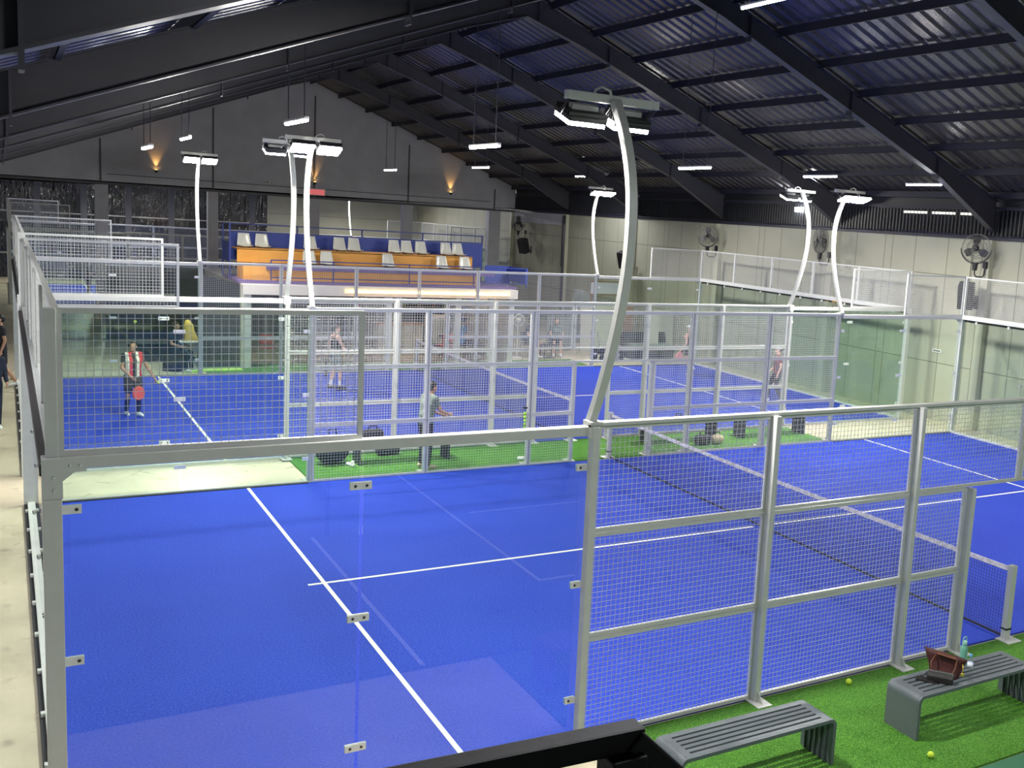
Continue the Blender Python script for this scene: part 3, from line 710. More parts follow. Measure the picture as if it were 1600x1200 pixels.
obj('strap', MB().tube([(-0.13, 0, 0.08), (-0.17, -0.02, 0.03), (-0.16, -0.06, 0.006), (-0.10, -0.08, 0.006), (0.0, -0.075, 0.006)], 0.005, 6), 'leather_black', g, smooth=True)
g = obj('wallet', MB().box(-0.09, -0.045, 0, 0.09, 0.045, 0.018), 'leather_black', bevel=0.005, loc=(7.36, -1.20, BZ), rot=(0, 0, -0.9)); tag(g, 'flat black wallet at the left of the bags', 'wallet')
# ------------------------------------------------------------------ linear pendant lights
def pendant(label, x, y, z, watt):
    g = thing('pendant_light', label, 'ceiling light', (x, y, z))
    o = obj('housing', MB().box(-0.03, -0.6, 0.0, 0.03, 0.6, 0.035), 'fridge', g, bevel=0.01)
    obj('diffuser', MB().tube([(0, -0.58, -0.012), (0, 0.58, -0.012)], 0.024, 10), 'led_white', o)
    top = zr(x) - 0.2 - z
    for sx in (-0.45, 0.45): obj('suspension_rod', MB().tube([(0, sx, 0.05), (0, sx, top)], 0.008, 6), 'purlin', g)
    ld = bpy.data.lights.new('pendant_source', 'AREA'); ld.shape = 'RECTANGLE'; ld.size = 0.08; ld.size_y = 1.1; ld.energy = watt; ld.color = (0.97, 0.98, 1.0)
    lo = bpy.data.objects.new('pendant_source', ld); COL.objects.link(lo); lo.parent = o; lo.location = (0, 0, -0.05)
for a in (('white tube light at the very top edge, nearest overhead', 9.39, 5.05, 8.21, 30),
          ('tube light hanging left of the tall foreground mast, upper of two', 6.11, 7.75, 5.84, 25),
          ('small tube light just below another, left of the foreground mast', 11.25, 20.6, 6.08, 25),
          ('tube light right of the tall foreground mast on two long rods', 11.76, 10.25, 6.01, 25),
          ('tube light above the two curved lamps at right', 15.88, 11.1, 6.17, 25),
          ('rightmost tube light under the roof at right', 18.76, 10.55, 6.2, 15),
          ('tiny tube light against the middle of the gable wall', 10.27, 25.8, 5.97, 25),
          ('tube light directly above the biggest glaring lamp', 3.02, 6.7, 5.84, 25),
          ('tube light above the far left glaring lamp', 2.67, 14.05, 5.83, 25),
          ('small tube light left of the far left glaring lamp', 1.70, 11.0, 5.49, 25),
          ('tiny light at the far left under the roof edge', 0.3, 24.0, 5.85, 25),
          ('faint small light between foreground mast and gable wall', 18.9, 29.0, 6.47, 170),
          ('added unseen fill tube over the left corridor, nearer one', -1.9, 3.5, 4.9, 90),  # both corridor tubes are out of view, added to brighten its floor
          ('added unseen fill tube over the left corridor, farther one', -1.9, 10.0, 4.9, 60),
          ('added fill tube above the left half of the farthest court', 5.0, 44.5, 6.2, 170),  # this pair is added to brighten the hall beyond the gable wall
          ('added fill tube above the right half of the farthest court', 15.5, 44.5, 6.2, 200),
          ('light over the green court behind the viewer, first', 2.0, -5.5, 6.4, 150),
          ('light over the green court behind the viewer, second', 8.0, -5.5, 6.4, 170),
          ('light over the green court behind the viewer, third', 14.0, -5.5, 6.4, 160),
          ('light over the green court behind the viewer, fourth', 6.0, -12.0, 6.4, 60),
          ('light over the green court behind the viewer, fifth', 13.0, -12.0, 6.4, 60)):
    pendant(*a)

# ------------------------------------------------------------------ gable wall fittings
for i, (x, lab) in enumerate(((5.06, 'amber wall light above the left openings'), (11.36, 'amber wall light above the red sign'), (17.64, 'amber wall light near the right end of the gable wall'))):
    g = thing('wall_light', lab, 'wall light', (x, GY - 0.12, 5.52))
    obj('body', MB().lathe([(0.03, 0), (0.05, 0.02), (0.06, 0.12)], 14, (0, -0.09, 0)).box(-0.02, -0.06, 0.02, 0.02, 0.0, 0.08), 'blackbox', g)
    obj('lens', MB().lathe([(0.05, 0.121), (0.05, 0.125)], 14, (0, -0.09, 0)), 'sconce', g)
    ld = bpy.data.lights.new('wall_light_source', 'SPOT'); ld.energy = 45; ld.color = (1.0, 0.5, 0.12); ld.spot_size = math.radians(60); ld.spot_blend = 0.8; ld.shadow_soft_size = 0.03
    lo = bpy.data.objects.new('wall_light_source', ld); COL.objects.link(lo); lo.parent = g; lo.location = (0, -0.09, 0.14); lo.rotation_euler = (math.radians(180), 0, 0)
def text_mesh(txt, size, m, parent, loc, rot, depth=0.006):
    cu = bpy.data.curves.new('t', 'FONT'); cu.body = txt; cu.size = size; cu.extrude = depth; cu.align_x = 'CENTER'; cu.align_y = 'CENTER'
    t = bpy.data.objects.new('t', cu); COL.objects.link(t)
    dg = bpy.context.evaluated_depsgraph_get(); me = bpy.data.meshes.new_from_object(t.evaluated_get(dg)); bpy.data.objects.remove(t)
    me.materials.clear(); o = bpy.data.objects.new('lettering', me); me.materials.append(M[m]); COL.objects.link(o); o.parent = parent; o.location = loc; o.rotation_euler = rot; return o
g = thing('exit_sign', 'small red lit sign box on the gable wall', 'sign', (11.42, GY - 0.12, 5.08))
obj('box', MB().box(-0.37, -0.07, 0.0, 0.37, 0.0, 0.24), 'sign_red', g)
obj('frame', MB().box(-0.40, -0.08, -0.03, 0.40, -0.0, 0.0).box(-0.40, -0.08, 0.24, 0.40, 0.0, 0.27).box(-0.40, -0.08, 0, -0.37, 0, 0.24).box(0.37, -0.08, 0, 0.40, 0, 0.24), 'fascia', g)
g = thing('wall_camera', 'small white camera on the gable wall beside the biggest glaring lamp', 'camera', (9.36, GY - 0.12, 5.40))
obj('body', MB().box(-0.07, -0.16, 0, 0.07, 0, 0.12), 'fridge', g, bevel=0.02); obj('lens', MB().ball((0, -0.16, 0.06), 0.035), 'blackbox', g)

# ------------------------------------------------------------------ fans and speakers on the right wall
def fan(label, y, z, turn, x=XR - 0.16):
    g = thing('wall_fan', label, 'fan', (x, y, z), 0)
    R = Matrix.Translation((-0.42, 0, 0)) @ Matrix.Rotation(turn, 4, 'Z') @ Matrix.Rotation(-PI / 2, 4, 'Y')
    # local z of the head is its blowing axis
    mb = MB()
    for zz in (-0.07, 0.07):
        for rr in ((0.36, 0.25, 0.13) if zz > 0 else (0.36, 0.2)):
            c = [tuple(R @ Vector((rr * math.cos(a), rr * math.sin(a), zz if rr > .3 else zz * 1.25))) for a in [2 * PI * k / 28 for k in range(28)]]
            mb.tube(c, 0.006, 5, closed=True)
    for k in range(40):
        a = 2 * PI * k / 40
        for zz in (-0.07, 0.07): mb.bar(tuple(R @ Vector((0.06 * math.cos(a), 0.06 * math.sin(a), zz * 1.3))), tuple(R @ Vector((0.36 * math.cos(a + .2), 0.36 * math.sin(a + .2), zz))), 0.004)
        mb.bar(tuple(R @ Vector((0.36 * math.cos(a + .2), 0.36 * math.sin(a + .2), -0.07))), tuple(R @ Vector((0.36 * math.cos(a + .2), 0.36 * math.sin(a + .2), 0.07))), 0.004)
    cage = obj('guard_cage', mb, 'fanmetal', g)
    for k in range(3):
        a0 = 2 * PI * k / 3; mb = MB(); n = 7
        for side in (-0.003, 0.003):
            for i in range(n):
                rr = 0.06 + 0.26 * i / (n - 1); wd = 0.5 * math.sin(PI * (0.25 + 0.6 * i / (n - 1)))
                for s in (-1, 1): mb.v.append(tuple(R @ Vector((rr * math.cos(a0 + s * wd), rr * math.sin(a0 + s * wd), s * 0.03 + side))))
        for i in range(n - 1):
            a = 2 * i; mb.f += [(a, a + 1, a + 3, a + 2), (2 * n + a, 2 * n + a + 2, 2 * n + a + 3, 2 * n + a + 1), (a, a + 2, 2 * n + a + 2, 2 * n + a), (a + 1, 2 * n + a + 1, 2 * n + a + 3, a + 3)]
        mb.f += [(0, 2 * n, 2 * n + 1, 1), (2 * n - 2, 2 * n - 1, 4 * n - 1, 4 * n - 2)]
        obj('blade', mb, 'fanmetal', g)
    mb = MB(); mb.ball(tuple(R @ Vector((0, 0, 0.09))), 0.055).ball(tuple(R @ Vector((0, 0, -0.12))), (0.10, 0.09, 0.09)); obj('motor', mb, 'blackbox', g, smooth=True)
    mb = MB(); mb.tube([tuple(R @ Vector((-0.02 - 0.37 * math.cos(a), 0.38 * math.sin(a), 0))) for a in [-PI / 2 + PI * k / 10 for k in range(11)]], 0.013, 6); obj('yoke', mb, 'blackbox', g)
    mb = MB(); mb.prism([(-0.06, -0.36), (0.06, -0.36), (0.035, -0.56), (-0.035, -0.56)], -0.46, -0.36, 'yz'); mb.tube([(-0.41, 0, -0.54), (-0.40, 0, -0.66), (-0.33, 0, -0.72), (-0.1, 0, -0.72), (-0.04, 0, -0.66), (-0.03, 0, -0.45)], 0.018, 8).box(-0.06, -0.06, -0.5, 0.0, 0.06, -0.32)
    obj('wall_arm', mb, 'blackbox', g)
    return g
M['fanmetal'] = mat('fan_metal', (0.12, 0.12, 0.12), 0.35, 0.6)
fan('black wall fan at the right end of the beige wall, facing the viewer', 10.12, 4.72, math.radians(50))
fan('black wall fan behind the two curved lamps at right, seen nearly sideways', 16.17, 4.62, math.radians(-12))
fan('black wall fan left of the beige column, seen at an angle', 22.2, 4.5, math.radians(35))
fan('black wall fan below the dark band near the gable wall', 38.3, 4.4, math.radians(30))
def speaker(label, y, z, rz, sc=1.0):
    g = thing('wall_speaker', label, 'speaker', (XR - 0.16, y, z)); R = Matrix.Translation((-0.42, 0, 0)) @ Matrix.Rotation(rz, 4, 'Z') @ Matrix.Rotation(math.radians(-18), 4, 'Y')
    obj('cabinet', MB().box(-0.16 * sc, -0.19 * sc, -0.32 * sc, 0.16 * sc, 0.19 * sc, 0.32 * sc, R=R), 'blackbox', g, bevel=0.03)
    obj('grille', MB().box(-0.168 * sc, -0.17 * sc, -0.30 * sc, -0.162 * sc, 0.17 * sc, 0.30 * sc, R=R), 'rubber', g)
    obj('wall_bracket', MB().tube([(-0.30, 0, -0.18), (-0.1, 0, -0.2), (0.0, 0, -0.2)], 0.02, 8).box(-0.03, -0.05, -0.35, 0.0, 0.05, 0.0), 'blackbox', g)
speaker('black tilted speaker on the beige wall near the gable wall', 37.6, 3.35, math.radians(20), 1.1)
speaker('black speaker partly hidden behind the tall foreground mast', 28.0, 3.3, math.radians(20), 1.05)
speaker('black speaker behind the mesh at right, below the fan', 10.3, 3.5, math.radians(35), 1.05)
mb = MB(); mb.tube([(XR - 0.18, 34.3, 4.9), (XR - 0.18, 34.3, 2.6)], 0.05, 8); g = obj('cable_duct', mb, 'purlin'); tag(g, 'dark vertical duct on the beige wall at the end of the dark band', 'duct')
mb = MB(); mb.tube([(XR - 0.03, 10.75, 4.9), (XR - 0.03, 10.75, 0.0)], 0.02, 8); g = obj('conduit', mb, 'column'); tag(g, 'thin pale conduit running down the beige wall at right', 'pipe')
g = obj('wall_panel_light', MB().box(XR - 0.1, 17.8, 5.48, XR - 0.0, 18.1, 5.62), 'led_white'); tag(g, 'small white light in the louvre band below the right lamp', 'light')

# ------------------------------------------------------------------ grandstand on the lounge roof
st = thing('grandstand', 'yellow two-tier grandstand with blue board above the lounge', 'grandstand', (0, 0, 0))
X0, X1 = 5.55, 12.75
obj('lower_front', MB().box(X0 + 0.1, 23.6, 2.46, X1 - 0.3, 23.66, 2.86), 'orange', st)
obj('lower_deck', MB().box(X0 + 0.5, 23.5, 2.76, X1 + 0.3, 24.6, 2.90), 'purple', st)
obj('upper_front', MB().box(X0 - 0.1, 24.6, 2.90, X1 - 0.05, 24.66, 3.29), 'orange', st)
obj('upper_deck', MB().box(X0 - 0.1, 24.6, 3.27, X1 - 0.05, 25.5, 3.31), 'orange', st)
obj('tread_end', MB().box(X0 - 0.1, 23.66, 2.46, X0 + 0.9, 24.6, 2.88), 'orange', st)
obj('back_board', MB().box(X0 - 0.1, 25.75, 2.9, X1 + 0.75, 25.8, 3.72), 'navy_panel', st)
obj('deck_frame', MB().box(X0 - 0.3, 23.3, 2.38, X1 + 1.0, 25.8, 2.46), 'purple', st)
mb = MB()
for z in (3.98, 3.74): mb.bar((X0 - 0.1, 25.78, z), (X1 + 0.75, 25.78, z), 0.035)
for x in (X0 - 0.1, 7.4, 9.4, 11.4, X1 + 0.75): mb.bar((x, 25.78, 2.46), (x, 25.78, 4.0), 0.04)
obj('rear_rail', mb, 'navy', st)
mb = MB()
for z in (3.05, 2.55): mb.bar((X0 + 0.6, 23.42, z), (X1 + 1.4, 23.42, z), 0.03)
for x in (X0 + 0.6, 7.9, 10.2, 12.3, X1 + 1.4): mb.bar((x, 23.42, 2.4), (x, 23.42, 3.06), 0.03)
obj('front_rail', mb, 'navy', st)
mb = MB()
for y in (24.6, 25.75): mb.bar((X0 - 0.3, y, 2.4), (X0 - 0.3, y, 4.0), 0.04)
for z in (3.98, 3.45, 2.95): mb.bar((X0 - 0.3, 24.6, z), (X0 - 0.3, 25.75, z), 0.03)
obj('left_rail', mb, 'navy', st)
obj('left_rail_panel', MB().box(X0 - 0.31, 24.6, 2.9, X0 - 0.29, 25.75, 3.45), 'navy', st)
obj('right_panel', MB().box(X1 + 1.35, 23.4, 2.55, X1 + 1.4, 24.8, 3.05).box(X1 + 0.5, 24.78, 2.45, X1 + 1.4, 24.83, 3.05), 'navy_panel', st)
mb = MB()
for i in range(7): mb.box(X1 + 0.5 - i * 0.28, 24.9, 2.1 - i * 0.3, X1 + 0.8 - i * 0.28, 25.7, 2.15 - i * 0.3)
obj('stair', mb, 'navy', st)
def shell(label, x, y, z):
    g = thing('stadium_seat', label, 'seat', (x, y, z), 0, 'white shell seats on the grandstand')
    mb = MB(); prof = []
    for i in range(12):
        t = i / 11
        if t < 0.45: q = t / 0.45; yy = -0.24 + 0.34 * q; zz = 0.06 - 0.035 * math.sin(PI * q) ; hw = 0.20
        else: q = (t - 0.45) / 0.55; yy = 0.10 + 0.14 * q ** 0.7; zz = 0.06 + 0.36 * q; hw = 0.20 - 0.045 * q
        prof.append((yy, zz, hw))
    n = 9
    for off in (0, 0.012):
        for (yy, zz, hw) in prof:
            for j in range(n):
                s = (j / (n - 1)) * 2 - 1; mb.v.append((hw * s, yy - 0.05 * s * s * (zz > 0.1) + off, zz + 0.03 * s * s * (zz < 0.1) - off * (zz < 0.1)))
    k = len(prof)
    for i in range(k - 1):
        for j in range(n - 1):
            a = i * n + j; mb.f.append((a, a + 1, a + n + 1, a + n)); b = a + k * n; mb.f.append((b, b + n, b + n + 1, b + 1))
    for i in range(k - 1):
        for j in (0, n - 1): a = i * n + j; b = a + k * n; mb.f.append((a, a + n, b + n, b))
    for j in range(n - 1):
        for i in (0, k - 1): a = i * n + j; b = a + k * n; mb.f.append((a, b, b + 1, a + 1))
    obj('shell', mb, 'seat', g, smooth=True); obj('mount', MB().box(-0.12, -0.12, 0.0, 0.12, 0.1, 0.045), 'blackbox', g)
    return g
s0 = None
xs_u = [(5.72, 'first'), (6.22, 'second'), (7.62, 'third'), (8.50, 'fourth'), (8.95, 'fifth'), (10.22, 'sixth'), (10.63, 'seventh'), (11.10, 'eighth'), (11.95, 'ninth'), (12.35, 'tenth')]
xs_l = [(7.42, 'first'), (7.93, 'second'), (9.80, 'third'), (11.55, 'fourth'), (12.33, 'fifth')]
for row, L, y, z in (('upper', xs_u, 24.95, 3.31), ('lower', xs_l, 24.2, 2.90)):
    for x, nm in L:
        lab = 'white shell seat in the %s grandstand row, %s from the left' % (row, nm)
        if s0 is None: s0 = shell(lab, x, y, z)
        else: dup(s0, (x, y, z), 0, lab)

# ------------------------------------------------------------------ lounge under the grandstand
lg = thing('lounge_canopy', 'white-posted lounge structure with glowing warm fascia under the grandstand', 'lounge', (0, 0, 0))
obj('roof_slab', MB().box(5.3, 22.9, 2.34, 13.6, 29.5, 2.375), 'fascia', lg)
obj('fascia', MB().box(5.3, 22.85, 2.10, 13.6, 22.93, 2.38), 'fascia', lg)
led = obj('led_strip', MB().box(8.1, 22.80, 2.20, 13.3, 22.845, 2.30), 'led_warm', lg)
for x in (5.45, 9.45, 9.75, 11.65, 12.75, 13.45): obj('post', MB().box(x - 0.09, 22.95, -0.02, x + 0.09, 23.1, 2.1), 'white', lg)
obj('left_wall', MB().box(5.3, 23.1, -0.02, 5.38, 29.5, 2.34), 'beige_board', lg)
obj('rear_wall', MB().box(5.3, 29.4, -0.02, 13.6, 29.5, 2.34), 'dark', lg)
obj('right_wall', MB().box(13.52, 23.1, -0.02, 13.6, 29.5, 2.34), 'fascia', lg)
obj('ceiling_trim', MB().box(5.4, 23.3, 2.30, 13.5, 23.5, 2.34).box(5.4, 25.3, 2.28, 13.5, 25.5, 2.34), 'wood', lg)
for x in (7.0, 10.5, 12.8):
    ld = bpy.data.lights.new('downlight', 'AREA'); ld.size = 0.6; ld.energy = 14; ld.color = (1.0, 0.74, 0.45)
    lo = bpy.data.objects.new('downlight', ld); COL.objects.link(lo); lo.parent = lg; lo.location = (x, 25.2, 2.26)
ld = bpy.data.lights.new('led_source', 'AREA'); ld.shape = 'RECTANGLE'; ld.size = 5.0; ld.size_y = 0.06; ld.energy = 14; ld.color = (1.0, 0.62, 0.22)
lo = bpy.data.objects.new('led_source', ld); COL.objects.link(lo); lo.parent = lg; lo.location = (10.7, 22.78, 2.25); lo.rotation_euler = (math.radians(65), 0, 0)
g = thing('bar_counter', 'light grey counter block in the middle of the lounge', 'counter', (9.95, 25.6, -0.02))
obj('body', MB().box(0, 0, 0, 1.5, 0.6, 0.95), 'beige_board', g); obj('worktop', MB().box(-0.05, -0.05, 0.95, 1.55, 0.65, 0.99), 'wood', g)
g = thing('partition_wall', 'grey partition behind the seated person in the green shirt', 'partition', (10.0, 27.4, -0.02))
obj('board', MB().prism([(0, 0), (1.3, 0), (1.3, 1.55), (1.1, 1.75), (0, 1.75)], 0, 0.08, 'xz'), 'tarp', g)
g = thing('display_fridge', 'white drinks fridge standing in the lounge', 'fridge', (11.55, 25.2, -0.02))
obj('cabinet', MB().box(0, 0, 0, 0.7, 0.6, 1.3), 'fridge', g, bevel=0.02); obj('door', MB().box(0.05, -0.02, 0.15, 0.65, 0.0, 1.2), 'beige_board', g); obj('handle', MB().box(0.6, -0.05, 0.5, 0.62, -0.02, 0.9), 'chrome', g)
def shelf_item(name, lab, x, z, c):
    o = obj(name, MB().lathe([(0.05, 0), (0.06, 0.02), (0.06, 0.16), (0.03, 0.22), (0.03, 0.27)], 10), c, loc=(x, 29.2, z)); tag(o, lab, 'bottle', 'bottles on the lounge back shelf')
g = thing('back_shelf', 'wooden shelf along the dark rear wall of the lounge', 'shelf', (10.2, 29.15, 1.2)); obj('board', MB().box(0, 0, 0, 3.1, 0.24, 0.03).box(0, 0, 0.45, 3.1, 0.24, 0.48), 'wood', g); obj('bracket', MB().box(0.1, 0.0, -0.2, 0.13, 0.24, 0.0), 'wood', g)
for i in range(11):
    shelf_item('bottle', 'coloured bottle on the %s lounge shelf, number %d from the left' % ('lower' if i % 2 == 0 else 'upper', i // 2 + 1), 10.35 + i * 0.27, 1.23 + (0.45 if i % 2 else 0), ('red', 'lime', 'orange', 'fridge', 'wood')[i % 5])
# people seat furniture in the lounge
def chair(label, x, y, rz, m, leg='chrome'):
    g = thing('chair', label, 'chair', (x, y, -0.02), rz)
    obj('seat', MB().box(-0.21, -0.21, 0.42, 0.21, 0.21, 0.45), m, g, bevel=0.01)
    obj('backrest', MB().box(-0.2, -0.22, 0.55, 0.2, -0.195, 0.85), m, g, bevel=0.01)
    for sx in (-0.19, 0.19):
        for sy in (-0.19, 0.19): obj('leg', MB().tube([(sx, sy, 0), (sx * 0.95, sy * 0.95, 0.42 if sy > 0 else 0.8)], 0.012, 6), leg, g)
def table(label, x, y, w_, d, h, m='wood'):
    g = thing('table', label, 'table', (x, y, -0.02)); obj('tabletop', MB().box(-w_ / 2, -d / 2, h - 0.03, w_ / 2, d / 2, h), m, g, bevel=0.006)
    for sx in (-1, 1):
        for sy in (-1, 1): obj('leg', MB().tube([(sx * (w_ / 2 - .05), sy * (d / 2 - .05), 0), (sx * (w_ / 2 - .05), sy * (d / 2 - .05), h - 0.03)], 0.015, 6), 'blackbox', g)
chair('red plastic chair in front of the white fridge', 11.75, 24.4, 0.3, 'red', 'red')
chair('red chair at the left end of the lounge', 6.25, 24.2, -0.4, 'red')
chair('white metal chair at the left lounge table', 8.2, 24.6, 1.2, 'fridge')
chair('white metal chair left of the grey partition', 9.0, 24.3, -0.8, 'fridge')
chair('grey chair by the left lounge wall', 6.9, 25.0, 2.4, 'beige_board')
chair('dark chair under the blue-shirted person', 12.35, 24.35, PI, 'blackbox')
chair('dark chair under the person beside the standing fan', 14.75, 24.4, PI, 'blackbox')
chair('dark chair under the rightmost seated person', 15.85, 24.5, PI, 'blackbox')
table('pale table at the left of the lounge', 7.6, 24.3, 1.2, 0.7, 0.74, 'beige_board')
table('low dark table between the two rightmost seated people', 15.3, 23.95, 0.5, 0.4, 0.5, 'blackbox')
# equipment between lounge and court fence
g = thing('ball_tube', 'tall lime green tube of balls left of the lounge', 'tube', (4.72, 24.3, -0.02)); obj('tube_body', MB().lathe([(0.05, 0), (0.05, 0.75), (0.04, 0.77)], 14), 'lime', g)
g = thing('floor_mat', 'lime green mat lying at the foot of the court fence', 'mat', (3.75, 22.5, 0.0)); obj('pad', MB().box(0, 0, -0.02, 1.5, 0.35, 0.03), 'lime', g, bevel=0.01)
g = thing('exercise_mat', 'dark blue mat on the floor behind the server', 'mat', (2.9, 24.6, -0.02)); obj('pad', MB().box(0, 0, 0, 1.5, 3.6, 0.03), 'cloth_navy', g)
g = thing('dark_partition', 'black partition wall behind the players court at left', 'partition', (2.45, 29.8, -0.02)); obj('board', MB().box(0, 0, 0, 2.9, 0.1, 2.35), 'dark', g); obj('notice', MB().box(1.65, -0.01, 1.35, 2.0, 0, 1.47), 'fridge', g)
g = thing('stair_cheek', 'dark sloping side panel of the stair left of the lounge', 'stair', (0, 0, 0)); obj('panel', MB().prism([(4.2, -0.02), (5.3, -0.02), (5.3, 2.35), (4.9, 2.45), (4.2, 2.62)], 23.3, 23.36, 'xz'), 'dark', g)
g = thing('folding_stool', 'silver folding stool with crossed legs behind the court glass', 'stool', (3.95, 22.75, -0.02))
obj('tray', MB().box(-0.28, -0.18, 0.80, 0.28, 0.18, 0.83), 'fridge', g)
for y in (-0.15, 0.15): obj('leg', MB().bar((-0.25, y, 0), (0.25, y, 0.80), 0.02), 'chrome', g); obj('leg', MB().bar((0.25, y, 0), (-0.25, y, 0.80), 0.02), 'chrome', g)
for sx in (-0.3, 0.3): obj('side_bar', MB().bar((sx, 0, 0), (sx, 0, 0.85), 0.02), 'chrome', g)
mb = MB(); rows = [(0.20, 0.06, 0), (0.16, 0.07, 0.12), (0.12, 0.05, 0.3), (0.13, 0.04, 0.42), (0.05, 0.02, 0.55)]
for (a, b, z) in rows:
    for j in range(12): mb.v.append((a * math.cos(2 * PI * j / 12) - z * 0.2, b * math.sin(2 * PI * j / 12), z + 0.03 * math.sin(3 * j)))
for i in range(4):
    for j in range(12): mb.f.append((i * 12 + j, i * 12 + (j + 1) % 12, i * 12 + 12 + (j + 1) % 12, i * 12 + 12 + j))
mb.f += [tuple(reversed(range(12))), tuple(48 + j for j in range(12))]
g = obj('towel', mb, 'cloth_yellow', smooth=True, loc=(3.98, 22.75, 0.815)); tag(g, 'crumpled mustard yellow towel on the folding stool', 'towel')
g = thing('pedestal_fan', 'white pedestal fan standing right of the lounge', 'fan', (14.25, 24.2, -0.02))
obj('base', MB().lathe([(0.2, 0), (0.2, 0.03), (0.03, 0.05)], 18), 'fridge', g); obj('pole', MB().tube([(0, 0, 0.04), (0, 0, 1.2)], 0.02, 8), 'fridge', g)
c = [(0.2 * math.cos(a), -0.08, 1.3 + 0.2 * math.sin(a)) for a in [2 * PI * k / 20 for k in range(20)]]
mb = MB().tube(c, 0.012, 6, closed=True)
for k in range(20): mb.bar((0, -0.1, 1.3), c[k], 0.006)
obj('guard', mb, 'fridge', g); obj('blade_disc', MB().lathe([(0.05, 0), (0.05, 0.04)], 14), 'fridge', g, rot=(PI / 2, 0, 0), loc=(0, -0.05, 1.3)); obj('motor', MB().ball((0, 0.02, 1.3), 0.08), 'fridge', g)
g = thing('storage_shelf', 'pale open shelf unit right of the lounge', 'shelf', (13.9, 26.2, -0.02))
for x in (0, 1.0): obj('side', MB().box(x, 0, 0, x + 0.06, 0.5, 2.1), 'fridge', g)
for z in (0.5, 1.2, 2.05): obj('shelf_board', MB().box(0.06, 0, z, 1.0, 0.5, z + 0.05), 'fridge', g)
# stored panels and covered things at the back right
for (nm, lab, cat, x0, x1, y, z, m) in (('board', 'large pale board leaning at the back, left of the wooden panel', 'board', 17.3, 18.9, 25.4, 1.75, 'beige_board'), ('wooden_panel', 'upright brown wooden panel behind the court glass', 'panel', 19.5, 20.1, 26.4, 1.75, 'wood'),
        ('board', 'narrow pale board right of the wooden panel', 'board', 19.2, 19.55, 23.6, 1.7, 'beige_board'), ('board', 'grey-white board at the back right corner', 'board', 20.0, 20.8, 24.6, 1.65, 'beige_board'), ('metal_sheet', 'blue-grey metal sheet leaning left of the pale boards', 'sheet', 16.2, 17.2, 25.9, 1.3, 'tarp')):
    o = obj(nm, MB().box(0, 0, 0, x1 - x0, 0.05, z), m, loc=(x0, y, -0.02), rot=(math.radians(-4), 0, 0)); tag(o, lab, cat)
g = thing('sofa', 'dark covered sofa against the beige wall behind the court', 'sofa', (18.3, 23.4, -0.02)); obj('base', MB().box(0, 0, 0, 1.8, 0.8, 0.4), 'cloth_black', g, bevel=0.05); obj('backrest', MB().prism([(0.55, 0.4), (0.8, 0.4), (0.85, 0.85), (0.7, 0.9)], 0, 1.8, 'yz'), 'cloth_black', g); obj('cushion', MB().box(0.1, 0.02, 0.4, 0.85, 0.6, 0.52).box(0.92, 0.02, 0.4, 1.7, 0.6, 0.52), 'cloth_grey', g, bevel=0.04)
g = thing('hand_truck', 'dark trolley with wheels left of the sofa', 'trolley', (17.3, 23.3, -0.02)); obj('bed', MB().box(-0.5, -0.3, 0.25, 0.5, 0.3, 0.45), 'blackbox', g)
for sx in (-0.38, 0.38):
    for sy in (-0.26, 0.26): obj('wheel', MB().lathe([(0.11, -0.02), (0.12, 0), (0.11, 0.02)], 16), 'rubber', g, loc=(sx, sy, 0.12), rot=(PI / 2, 0, 0))
obj('handle', MB().tube([(-0.5, -0.25, 0.4), (-0.6, -0.25, 1.0), (-0.6, 0.25, 1.0), (-0.5, 0.25, 0.4)], 0.018, 8), 'chrome', g)
g = thing('covered_stack', 'grey tarp thrown over stacked goods near the far corner', 'tarp', (18.4, 28.0, -0.02))
mb = MB(); nx = 14
for j in range(8):
    for i in range(nx):
        x = 2.2 * i / (nx - 1); y = 1.2 * j / 7; e = min(i, nx - 1 - i, 2) / 2 * min(j, 7 - j, 2) / 2
        mb.v.append((x, y, (1.9 + 0.18 * math.sin(3 * x + y) - 0.25 * x / 2) * min(1, 0.0 + e) + 0.02))
for j in range(7):
    for i in range(nx - 1): a = j * nx + i; mb.f.append((a, a + 1, a + nx + 1, a + nx))
obj('cover', mb, 'tarp', g, smooth=True)
g = thing('notice_frame', 'pale blue framed panel hanging above the stored boards', 'panel', (18.8, 27.6, 1.95)); obj('sheet', MB().box(0, 0, 0, 1.6, 0.02, 0.45), 'paper', g); obj('frame', MB().box(-0.04, -0.01, -0.04, 1.64, 0.03, 0.0).box(-0.04, -0.01, 0.45, 1.64, 0.03, 0.49), 'wood', g); obj('leg', MB().box(0, 0, -1.97, 0.04, 0.02, -0.04), 'wood', g); obj('leg', MB().box(1.56, 0, -1.97, 1.6, 0.02, -0.04), 'wood', g)
# bags and small things between the courts
def bag(label, x, y, z, w_, d, h, m, rz=0, nm='sports_bag'):
    g = thing(nm, label, 'bag', (x, y, z), rz)
    obj('body', MB().cap((-w_ / 2 + d / 2, 0, h / 2), (w_ / 2 - d / 2, 0, h / 2), h / 2, h / 2, 14), m, g, smooth=True)
    obj('handle', MB().tube([(-w_ / 5, 0, h * 0.95), (-w_ / 6, 0, h * 1.3), (w_ / 6, 0, h * 1.3), (w_ / 5, 0, h * 0.95)], 0.012, 6), 'strap', g)
bag('black sports bag lying on the bench under the fence rail', 5.45, 11.05, BZ, 0.42, 0.2, 0.2, 'cloth_black')
bag('small black bag on the grass near the nearer net post', 12.65, 10.55, 0.004, 0.4, 0.2, 0.24, 'cloth_black')
bag('tan bag on the grass beside the small black one', 13.05, 10.55, 0.004, 0.3, 0.2, 0.22, 'cloth_tan')
bag('dark navy backpack at the left end of the grass strip', 4.75, 11.2, 0.004, 0.42, 0.3, 0.5, 'cloth_navy', 0.3, 'backpack')
